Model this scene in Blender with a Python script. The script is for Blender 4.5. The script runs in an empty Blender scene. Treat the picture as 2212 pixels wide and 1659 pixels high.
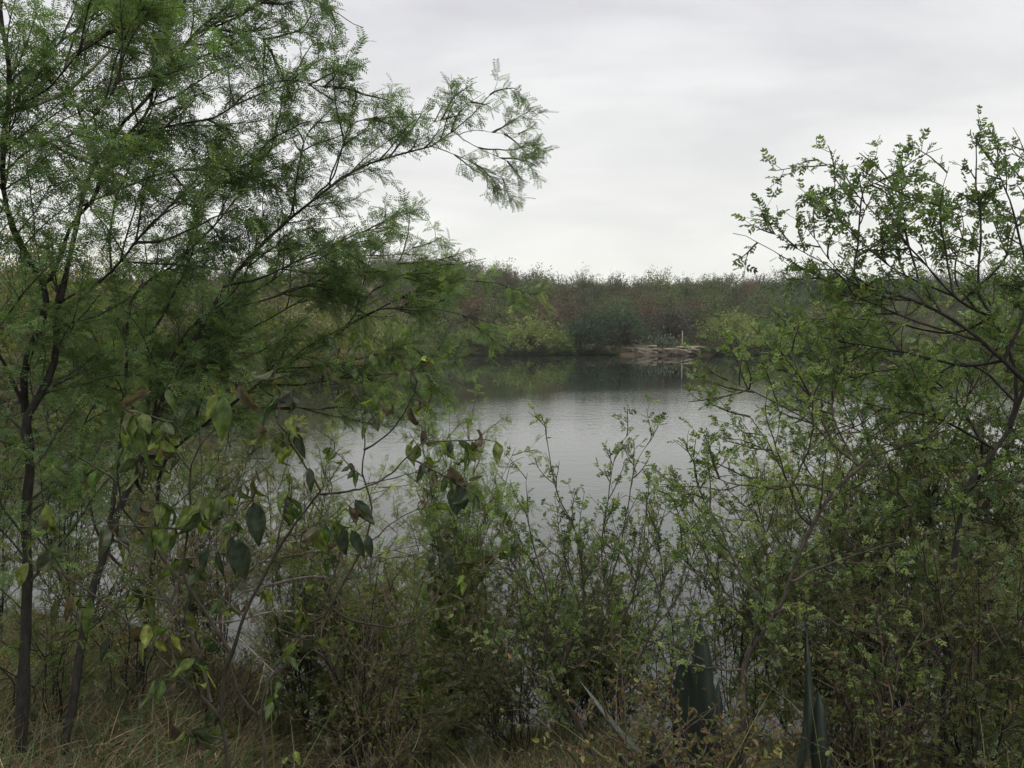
import bpy, math, random
import numpy as np
from mathutils import Vector
R = math.radians
rng = np.random.default_rng(7)
SC = bpy.context.scene
COL = SC.collection

# ------------------------------------------------------------------ camera
CAM_Z, PITCH, FPX = 3.6, R(4.16), 29 / 36 * 2212
cd = bpy.data.cameras.new('camera'); cam = bpy.data.objects.new('camera', cd); COL.objects.link(cam)
cd.lens = 29; cd.sensor_width = 36; cd.sensor_fit = 'HORIZONTAL'; cd.clip_start = 0.05; cd.clip_end = 6000
cam.location = (0, 0, CAM_Z); cam.rotation_euler = (R(90) - PITCH, 0, 0)
SC.camera = cam

# ------------------------------------------------------------------ sky and sun (overcast)
SUN_EL, SUN_AZ = R(52), R(-25)
w = bpy.data.worlds.new('World'); SC.world = w; w.use_nodes = True
N = w.node_tree.nodes; L = w.node_tree.links; N.clear()
def nd(t, **k):
    n = N.new(t)
    for a, b in k.items(): setattr(n, a, b)
    return n
def mth(op, a, b=None, c=None, clamp=False):
    n = nd('ShaderNodeMath', operation=op, use_clamp=clamp)
    for i, s in enumerate((a, b, c)):
        if s is None: continue
        if isinstance(s, (int, float)): n.inputs[i].default_value = s
        else: L.new(s, n.inputs[i])
    return n.outputs[0]
out = nd('ShaderNodeOutputWorld'); bg = nd('ShaderNodeBackground'); bg.inputs[1].default_value = 0.1
sky = nd('ShaderNodeTexSky', sky_type='NISHITA', sun_disc=False, sun_elevation=SUN_EL, sun_rotation=SUN_AZ)
tc = nd('ShaderNodeTexCoord'); sp = nd('ShaderNodeSeparateXYZ'); L.new(tc.outputs['Generated'], sp.inputs[0])
zc = mth('ADD', mth('MAXIMUM', sp.outputs[2], 0.0), 0.24)
cx = mth('DIVIDE', sp.outputs[0], zc); cy = mth('DIVIDE', sp.outputs[1], zc)
cb = nd('ShaderNodeCombineXYZ'); L.new(cx, cb.inputs[0]); L.new(mth('MULTIPLY', cy, 1.3), cb.inputs[1])
n1 = nd('ShaderNodeTexNoise'); n1.inputs['Scale'].default_value = 1.15; n1.inputs['Detail'].default_value = 5
n1.inputs['Roughness'].default_value = 0.5; n1.inputs['Distortion'].default_value = 0.6; L.new(cb.outputs[0], n1.inputs['Vector'])
n2 = nd('ShaderNodeTexNoise'); n2.inputs['Scale'].default_value = 2.6; n2.inputs['Detail'].default_value = 4
L.new(cb.outputs[0], n2.inputs['Vector'])
nz = mth('ADD', mth('MULTIPLY', n1.outputs[0], 0.75), mth('MULTIPLY', n2.outputs[0], 0.25))
cr = nd('ShaderNodeValToRGB'); L.new(nz, cr.inputs[0])
e = cr.color_ramp.elements
e[0].position = 0.40; e[0].color = (0.590, 0.585, 0.612, 1)
e[1].position = 0.60; e[1].color = (0.790, 0.785, 0.790, 1)
hz = nd('ShaderNodeValToRGB'); L.new(sp.outputs[2], hz.inputs[0])
h = hz.color_ramp.elements
h[0].position = 0.0; h[0].color = (1, 1, 1, 1); h[1].position = 0.34; h[1].color = (0, 0, 0, 1)
mx = nd('ShaderNodeMix', data_type='RGBA'); L.new(mth('MULTIPLY', hz.outputs[0], 0.85), mx.inputs[0])
L.new(cr.outputs[0], mx.inputs[6]); mx.inputs[7].default_value = (0.835, 0.84, 0.775, 1)
sc10 = nd('ShaderNodeVectorMath', operation='SCALE'); L.new(mx.outputs[2], sc10.inputs[0]); zb = nd('ShaderNodeMapRange', interpolation_type='SMOOTHSTEP'); L.new(sp.outputs[2], zb.inputs[0])
zb.inputs[1].default_value = .42; zb.inputs[2].default_value = .95; zb.inputs[3].default_value = 11.9; zb.inputs[4].default_value = 53.0   # an overcast sky is brightest overhead
L.new(zb.outputs[0], sc10.inputs[3])
mx2 = nd('ShaderNodeMix', data_type='RGBA'); mx2.inputs[0].default_value = 0.94
warm = nd('ShaderNodeMix', data_type='RGBA'); wf = nd('ShaderNodeMapRange'); L.new(sp.outputs[2], wf.inputs[0]); wf.inputs[1].default_value = .45; wf.inputs[2].default_value = .9
warm.blend_type = 'MULTIPLY'; L.new(wf.outputs[0], warm.inputs[0]); L.new(sc10.outputs[0], warm.inputs[6]); warm.inputs[7].default_value = (1, .965, .86, 1)
L.new(sky.outputs[0], mx2.inputs[6]); L.new(warm.outputs[2], mx2.inputs[7])
L.new(mx2.outputs[2], bg.inputs[0]); L.new(bg.outputs[0], out.inputs[0])

sd = bpy.data.lights.new('sun', 'SUN'); sd.energy = 0.9; sd.angle = R(25); sd.color = (1, 0.97, 0.92)
so = bpy.data.objects.new('sun', sd); COL.objects.link(so)
so.rotation_euler = (R(90) - SUN_EL, 0, math.pi - SUN_AZ)
so.location = (0, -20, 40)
SC.view_settings.view_transform = 'Standard'; SC.view_settings.look = 'None'
SC.view_settings.exposure = 0.0; SC.view_settings.gamma = 1
HAZE = 0.0002      # density of the air over the pond
cy_ = SC.cycles
cy_.max_bounces = 6; cy_.diffuse_bounces = 3; cy_.glossy_bounces = 3; cy_.transmission_bounces = 3; cy_.transparent_max_bounces = 4
cy_.caustics_reflective = False; cy_.caustics_refractive = False

# ------------------------------------------------------------------ helpers
def W(px, py, D):
    """world point on the ray of photograph pixel (2212 x 1659 scale) at distance D metres in front of the camera"""
    a = (px - 1106) / FPX; b = -(py - 829.5) / FPX
    return np.array((D * a, D * (math.cos(PITCH) + b * math.sin(PITCH)), CAM_Z + D * (-math.sin(PITCH) + b * math.cos(PITCH))))
def tag(o, label=None, cat=None, group=None, kind=None):
    if label: o['label'] = label
    if cat: o['category'] = cat
    if group: o['group'] = group
    if kind: o['kind'] = kind
    return o
def root(name, label, cat, loc, group=None):
    o = bpy.data.objects.new(name, None); COL.objects.link(o); o.location = loc; o.empty_display_size = 0.1
    return tag(o, label, cat, group)
class Acc:
    """collects batches of quads: vertices, faces, one colour per vertex"""
    def __init__(s): s.v = []; s.f = []; s.c = []; s.n = 0
    def add(s, V, F, C):
        V = np.asarray(V, float)
        if V.ndim == 2: V = V[None]
        M, nv = V.shape[:2]
        if M == 0: return
        C = np.asarray(C, float)
        if C.ndim == 1: C = np.broadcast_to(C, (M, nv, 3))
        elif C.ndim == 2: C = np.broadcast_to(C[:, None, :], (M, nv, 3))
        s.v.append(V.reshape(-1, 3)); s.c.append(C.reshape(-1, 3))
        F = np.asarray(F)
        s.f.append((F[None] + (np.arange(M) * nv)[:, None, None]).reshape(-1, 4) + s.n)
        s.n += M * nv
    def build(s, name, mat, parent=None, smooth=False):
        if not s.v: return None
        v = np.concatenate(s.v); f = np.concatenate(s.f); c = np.concatenate(s.c)
        if parent is not None: v = v - np.array(parent.location)
        me = bpy.data.meshes.new(name); nf = len(f)
        me.vertices.add(len(v)); me.vertices.foreach_set('co', v.astype(np.float32).ravel())
        me.loops.add(nf * 4); me.loops.foreach_set('vertex_index', f.astype(np.int32).ravel())
        me.polygons.add(nf); me.polygons.foreach_set('loop_start', np.arange(0, nf * 4, 4, dtype=np.int32))
        me.polygons.foreach_set('use_smooth', np.full(nf, smooth))
        at = me.color_attributes.new('col', 'FLOAT_COLOR', 'POINT')
        at.data.foreach_set('color', np.concatenate([c, np.ones((len(c), 1))], 1).astype(np.float32).ravel())
        me.update(calc_edges=True)
        me.materials.append(mat)
        o = bpy.data.objects.new(name, me); COL.objects.link(o)
        if parent is not None: o.parent = parent
        return o
def unit(v): return v / np.maximum(np.linalg.norm(v, axis=-1, keepdims=True), 1e-9)
def resample(P, K):
    """Catmull-Rom through the traced points, K samples evenly spaced"""
    P = np.asarray(P, float)
    Q = np.concatenate([[2 * P[0] - P[1]], P, [2 * P[-1] - P[-2]]])
    o = []
    for i in range(1, len(Q) - 2):
        t = np.linspace(0, 1, 12, endpoint=False)[:, None]
        a, b, c, d = Q[i - 1], Q[i], Q[i + 1], Q[i + 2]
        o.append(0.5 * (2 * b + (c - a) * t + (2 * a - 5 * b + 4 * c - d) * t * t + (3 * b - a - 3 * c + d) * t ** 3))
    o.append(P[-1:]); o = np.concatenate(o)
    s = np.r_[0, np.cumsum(np.linalg.norm(np.diff(o, axis=0), axis=1))]
    u = np.linspace(0, s[-1], K)
    return np.stack([np.interp(u, s, o[:, k]) for k in range(3)], 1)
def tubes(acc, P, r, col, S=4):
    """P (M,K,3) centre lines, r (M,K) radii"""
    M, K = P.shape[:2]
    if M == 0: return
    T = unit(np.gradient(P, axis=1))
    ref = np.where(np.abs(T[..., 1:2]) > 0.9, np.array([1., 0, 0]), np.array([0.1, 1., 0.05]))
    A = unit(np.cross(T, ref)); B = np.cross(T, A)
    th = np.arange(S) / S * 2 * math.pi
    V = P[:, :, None] + r[:, :, None, None] * (A[:, :, None] * np.cos(th)[:, None] + B[:, :, None] * np.sin(th)[:, None])
    k, s = np.meshgrid(np.arange(K - 1), np.arange(S), indexing='ij'); s2 = (s + 1) % S
    F = np.stack([k * S + s, k * S + s2, (k + 1) * S + s2, (k + 1) * S + s], -1).reshape(-1, 4)
    c = np.asarray(col, float)
    if c.ndim == 1: c = c * rng.uniform(0.8, 1.2, (M, 1))
    acc.add(V.reshape(M, K * S, 3), F, c)
def walk(org, d, ln, K, wob, grav):
    """M wandering branches: origin, direction, length, K points, wobble, upward pull"""
    M = len(org); P = np.empty((M, K, 3)); P[:, 0] = org; st = (ln / (K - 1))[:, None]; d = unit(d)
    g = np.asarray(grav if np.ndim(grav) else (0, 0, grav), float)
    for k in range(1, K):
        d = unit(d + rng.normal(0, wob, (M, 3)) + g)
        P[:, k] = P[:, k - 1] + d * st
    return P
def spots(P, dens, tmin, tmax, cnt=None):
    """places along the lines: index, t, position, tangent"""
    M, K = P.shape[:2]
    if M == 0: return np.zeros(0, int), np.zeros(0), np.zeros((0, 3)), np.zeros((0, 3))
    ln = np.linalg.norm(np.diff(P, axis=1), axis=2).sum(1)
    n = np.floor(ln * (tmax - tmin) * dens + rng.random(M)).astype(int) if cnt is None else np.full(M, cnt)
    idx = np.repeat(np.arange(M), n)
    t = rng.uniform(tmin, tmax, len(idx)); u = t * (K - 1); k = np.minimum(u.astype(int), K - 2); fr = (u - k)[:, None]
    a = P[idx, k]; b = P[idx, k + 1]
    return idx, t, a + (b - a) * fr, unit(b - a)
def turn(T, ang, sd, flat=1.0, bias=None):
    M = len(T)
    q = unit(np.cross(T, unit(rng.normal(0, 1, (M, 3))))); q[:, 2] *= flat; q = unit(q)
    a = R(1) * rng.normal(ang, sd, M)[:, None]
    d = np.cos(a) * T + np.sin(a) * q
    if bias is not None: d = d + np.asarray(bias)
    return unit(d)
def shoot(P, dens, ln, ang=45, K=6, wob=0.12, grav=0.0, tmin=0.15, tmax=1.0, flat=1.0, bias=None, taper=0.5, sd=12, cnt=None, sc=None):
    idx, t, p, T = spots(P, dens, tmin, tmax, cnt)
    d = turn(T, ang, sd, flat, bias)
    l = ln * rng.uniform(0.55, 1.35, len(p)) * (1 - taper * t)
    if sc is not None: l = l * sc[idx]
    return walk(p, d, l, K, wob, grav)
def taper_r(M, K, r0, r1, vary=0.25):
    return (r0 + (r1 - r0) * np.linspace(0, 1, K))[None] * rng.uniform(1 - vary, 1 + vary, (M, 1))
def pick(cols, M, v=0.18):
    """a colour from the list for each of M leaves, with its own variation"""
    c = np.array(cols, float); k = rng.integers(0, len(c), M)
    return np.clip(c[k] * rng.uniform(1 - v, 1 + v, (M, 1)) * rng.uniform(0.93, 1.07, (M, 3)), 0.004, 0.9)
def frames(d, nup=0.8, jit=0.5):
    x = unit(d); n = np.array([0, 0, nup]) + rng.normal(0, jit, x.shape)
    y = unit(np.cross(n, x)); z = np.cross(x, y)
    return np.stack([x, y, z], 1)           # rows are the axes
def stamp(acc, tmpl, pos, fr, size, col):
    V, F = tmpl
    X = np.einsum('vk,mkj->mvj', V, fr) * size[:, None, None] + pos[:, None]
    acc.add(X, F, col)
# leaf shapes, 1 unit long
def t_feather(n, pl=0.42, pw=0.10, ang=62, seed=1):
    r = np.random.default_rng(seed); V = []; F = []
    for i in range(n):
        x = 0.12 + 0.88 * i / (n - 1); dz = -0.18 * x * x
        for s in (-1, 1):
            a = R(ang + r.uniform(-10, 10)); l = pl * (1 - 0.35 * abs(x - 0.45)) * r.uniform(0.85, 1.1)
            dx, dy = math.cos(a), s * math.sin(a); b = len(V)
            q = pw / 2
            V += [(x, 0, dz), (x + dx * l * .5 - dy * q, dy * l * .5 + dx * q, dz + .03), (x + dx * l, dy * l, dz - .06), (x + dx * l * .5 + dy * q, dy * l * .5 - dx * q, dz + .03)]
            F.append((b, b + 1, b + 2, b + 3))
    b = len(V); V += [(0, -.008, 0), (0, .008, 0), (1, .006, -.18), (1, -.006, -.18)]; F.append((b, b + 1, b + 2, b + 3))
    return np.array(V), np.array(F)
def leaflet(V, F, o, a, l, w, dz=0.0, fold=0.12):
    c, s = math.cos(a), math.sin(a); b = len(V)
    for u, v, z in ((0, 0, 0), (.30, .46, fold), (.68, .38, fold), (1, 0, -.06), (.68, -.38, fold), (.30, -.46, fold)):
        x, y = u * l, v * w
        V.append((o[0] + x * c - y * s, o[1] + x * s + y * c, o[2] + z * l + dz * u * l))
    F += [(b, b + 1, b + 2, b + 3), (b, b + 3, b + 4, b + 5)]
def t_pinnate(pairs, l=0.42, w=0.22, ang=52, seed=1):
    r = np.random.default_rng(seed); V = []; F = []
    for i in range(pairs):
        x = 0.18 + 0.6 * i / max(pairs - 1, 1)
        for s in (-1, 1): leaflet(V, F, (x, 0, 0), s * R(ang + r.uniform(-12, 12)), l * r.uniform(.8, 1.1), w, r.uniform(-.3, .3))
    leaflet(V, F, (0.8, 0, 0), R(r.uniform(-12, 12)), l, w, -.1)
    b = len(V); V += [(0, -.008, 0), (0, .008, 0), (.8, .006, 0), (.8, -.006, 0)]; F.append((b, b + 1, b + 2, b + 3))
    return np.array(V), np.array(F)
def t_single(w=0.5, fold=.12):
    V = []; F = []; leaflet(V, F, (0, 0, 0), 0, 1, w, 0, fold); return np.array(V), np.array(F)
def t_broad(w, curl, fold, twist, seed=1):
    """a broad leaf with stalk, seven stations, bent along its length"""
    r = np.random.default_rng(seed); st = [0, .1, .25, .42, .6, .78, .9, 1]
    wd = [.03, .55, .93, 1.0, .82, .48, .22, .01]
    V = [(-.22, -.012, .05), (-.22, .012, .05)]; x, z, a = 0., 0., 0.
    F = []
    for i, s in enumerate(st):
        if i:
            ds = s - st[i - 1]; a = curl * s * s + 0.1 * math.sin(7 * s + seed)
            x += ds * math.cos(a); z -= ds * math.sin(a)
        h = wd[i] * w / 2; tw = twist * s; rag = 1 + r.uniform(-.10, .10)
        for sgn in (1, .5, 0, -.5, -1):
            yy = sgn * h * rag; zz = abs(sgn) ** 1.3 * h * fold + 0.02 * math.sin(12 * s + 3 * sgn)
            V.append((x + zz * math.sin(a), yy * math.cos(tw), z + zz * math.cos(a) + yy * math.sin(tw)))
    for i in range(len(st) - 1):
        for j in range(4):
            b = 2 + i * 5 + j; F.append((b, b + 1, b + 6, b + 5))
    F.append((0, 1, 2, 6))
    return np.array(V), np.array(F)
FEATHER = [t_feather(6, seed=i) for i in (1, 2, 3)]
FEATHER_LO = [t_feather(4, .5, .16, seed=i) for i in (4, 5)]
PINNATE = [t_pinnate(3, seed=i) for i in (1, 2, 3)]
PINNATE4 = [t_pinnate(4, .34, .15, seed=i) for i in (6, 7)]
SINGLE = [t_single(.5), t_single(.42, .25)]
BROAD = [t_broad(.42, .5, .35, .2, 1), t_broad(.36, 1.1, .5, -.5, 2), t_broad(.44, .25, .2, .3, 3), t_broad(.32, 1.6, .8, .6, 4)]
CURLED = [t_broad(.34, 2.6, 1.3, 1.2, 5), t_broad(.30, 3.3, 1.6, -1.4, 6)]

# ------------------------------------------------------------------ materials
def mat_new(name):
    m = bpy.data.materials.new(name); m.use_nodes = True; nt = m.node_tree
    for n in list(nt.nodes): nt.nodes.remove(n)
    return m, nt.nodes, nt.links
def leaf_mat(name, trans=0.35, gloss=0.05, rough=0.45, nscale=30.0, namp=0.35, gain=1.0):
    m, n, l = mat_new(name)
    o = n.new('ShaderNodeOutputMaterial'); at = n.new('ShaderNodeAttribute'); at.attribute_name = 'col'
    tc = n.new('ShaderNodeTexCoord'); nz = n.new('ShaderNodeTexNoise'); nz.inputs['Scale'].default_value = nscale; nz.inputs['Detail'].default_value = 3
    l.new(tc.outputs['Object'], nz.inputs['Vector'])
    mr = n.new('ShaderNodeMapRange'); mr.inputs[1].default_value = .3; mr.inputs[2].default_value = .7
    mr.inputs[3].default_value = (1 - namp) * gain; mr.inputs[4].default_value = (1 + namp) * gain; l.new(nz.outputs[0], mr.inputs[0])
    sc = n.new('ShaderNodeVectorMath'); sc.operation = 'SCALE'; l.new(at.outputs['Color'], sc.inputs[0]); l.new(mr.outputs[0], sc.inputs[3])
    df = n.new('ShaderNodeBsdfDiffuse'); tr = n.new('ShaderNodeBsdfTranslucent'); gl = n.new('ShaderNodeBsdfGlossy')
    gl.inputs['Roughness'].default_value = rough; gl.inputs['Color'].default_value = (.8, .85, .9, 1)
    tint = n.new('ShaderNodeVectorMath'); tint.operation = 'MULTIPLY'; tint.inputs[1].default_value = (1.15, 1.28, .7)
    l.new(sc.outputs[0], df.inputs['Color']); l.new(sc.outputs[0], tint.inputs[0]); l.new(tint.outputs[0], tr.inputs['Color'])
    a = n.new('ShaderNodeMixShader'); a.inputs[0].default_value = trans; l.new(df.outputs[0], a.inputs[1]); l.new(tr.outputs[0], a.inputs[2])
    b = n.new('ShaderNodeMixShader'); b.inputs[0].default_value = gloss; l.new(a.outputs[0], b.inputs[1]); l.new(gl.outputs[0], b.inputs[2])
    l.new(b.outputs[0], o.inputs[0]); return m
def solid_mat(name, c1, c2, scale=8.0, rough=.9, bump=.5, dist=.01, attr=False, det=8, spec=.2, stretch=(1, 1, 1)):
    m, n, l = mat_new(name)
    o = n.new('ShaderNodeOutputMaterial'); p = n.new('ShaderNodeBsdfPrincipled'); p.inputs['Roughness'].default_value = rough
    p.inputs['Specular IOR Level'].default_value = spec
    tc = n.new('ShaderNodeTexCoord'); mp = n.new('ShaderNodeMapping'); mp.inputs['Scale'].default_value = stretch
    l.new(tc.outputs['Object'], mp.inputs[0])
    nz = n.new('ShaderNodeTexNoise'); nz.inputs['Scale'].default_value = scale; nz.inputs['Detail'].default_value = det; nz.inputs['Roughness'].default_value = .65
    l.new(mp.outputs[0], nz.inputs['Vector'])
    r = n.new('ShaderNodeValToRGB'); l.new(nz.outputs[0], r.inputs[0])
    r.color_ramp.elements[0].position = .35; r.color_ramp.elements[0].color = (*c1, 1)
    r.color_ramp.elements[1].position = .68; r.color_ramp.elements[1].color = (*c2, 1)
    src = r.outputs[0]
    if attr:
        at = n.new('ShaderNodeAttribute'); at.attribute_name = 'col'
        mm = n.new('ShaderNodeVectorMath'); mm.operation = 'MULTIPLY'; l.new(r.outputs[0], mm.inputs[0]); l.new(at.outputs['Color'], mm.inputs[1]); src = mm.outputs[0]
    l.new(src, p.inputs['Base Color'])
    bp = n.new('ShaderNodeBump'); bp.inputs['Strength'].default_value = bump; bp.inputs['Distance'].default_value = dist
    l.new(nz.outputs[0], bp.inputs['Height']); l.new(bp.outputs[0], p.inputs['Normal'])
    l.new(p.outputs[0], o.inputs[0]); return m
M_LEAF = leaf_mat('feathery_leaf', .40, .015, gain=1.28)
M_SMALL = leaf_mat('small_glossy_leaf', .38, .03, .5, gain=1.22)
M_BROAD = leaf_mat('broad_leaf', .40, .015, .5, 55, .5)
M_FAR = leaf_mat('distant_leaf', .25, .02, .6, .9, .25)
M_GRASS = leaf_mat('grass_blade', .3, .03, .6, 4, .3)
M_BARK = solid_mat('rough_bark', (.5, .5, .5), (1.35, 1.35, 1.35), 45, .95, .6, .004, attr=True, stretch=(1, 1, .35))
M_PALE = solid_mat('pale_bark', (.45, .45, .45), (1.4, 1.4, 1.4), 25, .9, .5, .004, attr=True)
# the bark colour itself comes from the 'col' attribute
DARK = (.023, .021, .018); TWIG = (.050, .046, .036); BROWN = (.062, .050, .038); PALE = (.23, .215, .19)

# ------------------------------------------------------------------ terrain
def sm(a, b, x):
    t = np.clip((x - a) / (b - a), 0, 1); return t * t * (3 - 2 * t)
def wav(x, y, s, ph=0.0):
    return (np.sin(x * s + 1.3 + ph) * np.cos(y * s * 1.13 + .4 - ph) + .5 * np.sin(x * s * 2.3 + y * s * 1.9 + ph) + .25 * np.sin(x * s * 5.1 - y * s * 4.3 + 2 * ph))
def ground(x, y):
    x = np.asarray(x, float); y = np.asarray(y, float)
    yn = 6.5 + 2.0 * sm(-.8, -3, x) + .35 * np.sin(x * 1.1) + .2 * np.sin(x * 2.7 + 1) + 6 * sm(10, 40, np.abs(x))
    dn = yn - y
    dA = y - (95 + 1.2 * np.sin(x * .23) + .8 * np.sin(x * .61 + 2))
    dB = np.minimum(-12.5 - x + 1.2 * np.sin(y * .2), y - 42 + np.sin(x * .4))
    dC = x - 150 + 4 * np.sin(y * .1)
    df = np.maximum(np.maximum(dA, dB), dC)
    d = np.maximum(dn, df)
    zn = np.interp(dn, [0, .25, .7, 2, 3.6, 5.5, 20], [-.12, .12, .40, 1.05, 1.62, 1.95, 2.1])
    zf = np.interp(df, [0, .25, 1.2, 4, 20, 60, 85, 130, 300, 3000], [-.12, .15, .40, .9, 2.7, 8.2, 10.6, 9.2, 5, 5])
    zf = zf + sm(30, 80, df) * (5.2 * np.exp(-((x + 22) / 24.) ** 2) - .6 + .8 * wav(x, y, .045))
    zw = np.clip(-.12 + d * .25, -1.6, 0)
    z = np.where(d < 0, zw, np.where(dn > df, zn, zf))
    return z + np.where(d > .2, .05 * wav(x, y, 2.1) * np.minimum(1, np.hypot(x, y) / 3), 0)
def gz(x, y): return float(ground(x, y))
us = np.linspace(-1, 1, 361); xs = np.sinh(us * 6.2) / math.sinh(6.2) * 2500
vs = np.linspace(0, 1, 420); ys = -6 + np.sinh(vs * 6.2) / math.sinh(6.2) * 3500
X, Y = np.meshgrid(xs, ys, indexing='ij'); Z = ground(X, Y)
k = np.arange((len(xs) - 1) * len(ys)).reshape(len(xs) - 1, len(ys))[:, :-1].ravel(); n_ = len(ys)
a = Acc(); a.add(np.stack([X, Y, Z], -1).reshape(1, -1, 3), np.stack([k, k + n_, k + n_ + 1, k + 1], 1), (1, 1, 1))
m_ground = solid_mat('dry_soil', (.026, .022, .014), (.085, .066, .040), 6, 1, 1, .06, det=14)
tag(a.build('ground', m_ground, smooth=True), kind='structure')

# ------------------------------------------------------------------ water
m, n, l = mat_new('pond_water')
o = n.new('ShaderNodeOutputMaterial'); p = n.new('ShaderNodeBsdfPrincipled')
p.inputs['Base Color'].default_value = (.013, .017, .014, 1); p.inputs['Roughness'].default_value = .02; p.inputs['IOR'].default_value = 1.50
tcw = n.new('ShaderNodeTexCoord')
def wn(scale, stretch, det, rot=0):
    mp = n.new('ShaderNodeMapping'); mp.inputs['Scale'].default_value = stretch; mp.inputs['Rotation'].default_value = (0, 0, rot)
    l.new(tcw.outputs['Object'], mp.inputs[0]); z = n.new('ShaderNodeTexNoise'); z.inputs['Scale'].default_value = scale
    z.inputs['Detail'].default_value = det; z.inputs['Roughness'].default_value = .55; l.new(mp.outputs[0], z.inputs['Vector']); return z.outputs[0]
wa = wn(7.5, (.75, 1, 1), 3, .35); wb = wn(2.2, (.7, 1, 1), 3, -.3); wc = wn(.055, (.6, 1, 1), 3, .1)
def wm(op, x, y):
    q = n.new('ShaderNodeMath'); q.operation = op
    for i, s in enumerate((x, y)):
        if isinstance(s, (int, float)): q.inputs[i].default_value = s
        else: l.new(s, q.inputs[i])
    return q.outputs[0]
hgt = wm('ADD', wa, wm('MULTIPLY', wb, 1.6))
mrw = n.new('ShaderNodeMapRange'); mrw.inputs[1].default_value = .38; mrw.inputs[2].default_value = .62; mrw.inputs[3].default_value = .35; mrw.inputs[4].default_value = 1.0
l.new(wc, mrw.inputs[0])
bp = n.new('ShaderNodeBump'); bp.inputs['Distance'].default_value = .0055
sy = n.new('ShaderNodeSeparateXYZ'); l.new(tcw.outputs['Object'], sy.inputs[0])
my = n.new('ShaderNodeMapRange'); my.interpolation_type = 'SMOOTHSTEP'; my.inputs[1].default_value = 34; my.inputs[2].default_value = 50; my.inputs[3].default_value = 1; my.inputs[4].default_value = .04
l.new(wm('ADD', sy.outputs[1], wm('MULTIPLY', sy.outputs[0], -.8)), my.inputs[0])      # calm under the far bank, ruffled nearer
l.new(hgt, bp.inputs['Height']); l.new(wm('MULTIPLY', mrw.outputs[0], my.outputs[0]), bp.inputs['Strength'])
l.new(bp.outputs[0], p.inputs['Normal']); l.new(p.outputs[0], o.inputs[0]); m_water = m
a = Acc(); a.add([[(-150, 3, 0), (158, 3, 0), (158, 101, 0), (-150, 101, 0)]], [(0, 1, 2, 3)], (1, 1, 1))
tag(a.build('pond_water', m_water), kind='structure')

# ------------------------------------------------------------------ plants near the camera
def big_leaves(acc, items):
    """single leaves: stalk point, tip point (traced), distance, width, kind, colour"""
    for (x0, y0, x1, y1, D, wd, kind, c) in items:
        a_, b_ = W(x0, y0, D), W(x1, y1, D - .02); ln = np.linalg.norm(b_ - a_); d = (b_ - a_) / ln
        T_ = t_broad(wd * (1, .7)[kind], (.5, 2.6)[kind], (.3, 1.3)[kind], (.15, 1.1)[kind], int(x0)); n_ = np.array((.35 * math.sin(x0), -1, .25)); y_ = unit(np.cross(n_, d)); z_ = np.cross(d, y_)
        cc = np.clip(np.array(c) * rng.uniform(.8, 1.2, (len(T_[0]), 1)), .005, .9); tipb = np.clip(T_[0][:, :1] - rng.uniform(.6, 1.1), 0, .6)
        stamp(acc, T_, a_[None], np.stack([d, y_, z_])[None], np.array([ln / (.95, .62)[kind]]), (cc * (1 - tipb) + np.array((.085, .056, .034)) * tipb)[None])
def plant(name, label, cat, limbs, levels, leaves, group=None, bark=DARK, bmat=None, lmat=None, stems='trunk', crown='crown', S=7, twigc=TWIG, snap=True, extra=None):
    """limbs: (points, r0, r1). levels: keyword dicts for shoot() plus r=(r0, r1). leaves: dict(tm, cols, dens, size, ang, ...)"""
    b = np.array(limbs[0][0][0], float)
    rt = root(name, label, cat, (b[0], b[1], min(b[2], gz(b[0], b[1]))), group)
    K = 26
    P0 = []
    for q in limbs:
        pts = [np.array(p_) for p_ in q[0]]
        if P0 and snap:
            allp = np.concatenate([c_[2:-1] for c_ in P0]); dd = np.linalg.norm(allp - pts[0], axis=1); j = dd.argmin()
            if dd[j] < .7: pts[0] = allp[j]
        P0.append(resample(pts, K))
    P0 = np.stack(P0)
    P0[:, 2:-1] += np.cumsum(rng.normal(0, .003, (len(P0), K - 3, 3)), 1) * .5
    rad = np.stack([q[1] + (q[2] - q[1]) * np.linspace(0, 1, K) ** .8 for q in limbs])
    rad *= .68
    rad *= 1 + .10 * rng.normal(0, 1, rad.shape)
    t = Acc(); tubes(t, P0, rad, bark, S)
    br = t; sets = []; cur = P0; scl = np.array([q[3] if len(q) > 3 else 1. for q in limbs])
    for lv in levels:
        lv = dict(lv); r0, r1 = lv.pop('r'); also = lv.pop('also', False); c = lv.pop('col', twigc)
        src = cur
        Q = shoot(src, sc=scl, **lv); scl = None; tubes(br, Q, taper_r(len(Q), Q.shape[1], r0, r1), c, 4 if r0 > .0035 else 3)
        sets.append(Q); cur = Q
    br.build(stems if 'tree' in name else 'stems', bmat or M_BARK, rt, True)
    cr_ = Acc()
    for lf in (leaves if isinstance(leaves, list) else [leaves]):
        for q in lf.get('on', (-1,)):
            foliage(cr_, sets[q] if q != 'limbs' else cur_limbs(P0), lf)
    if extra: big_leaves(cr_, extra)
    cr_.build(crown, lmat or M_LEAF, rt)
    return rt
def cur_limbs(P): return P
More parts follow.
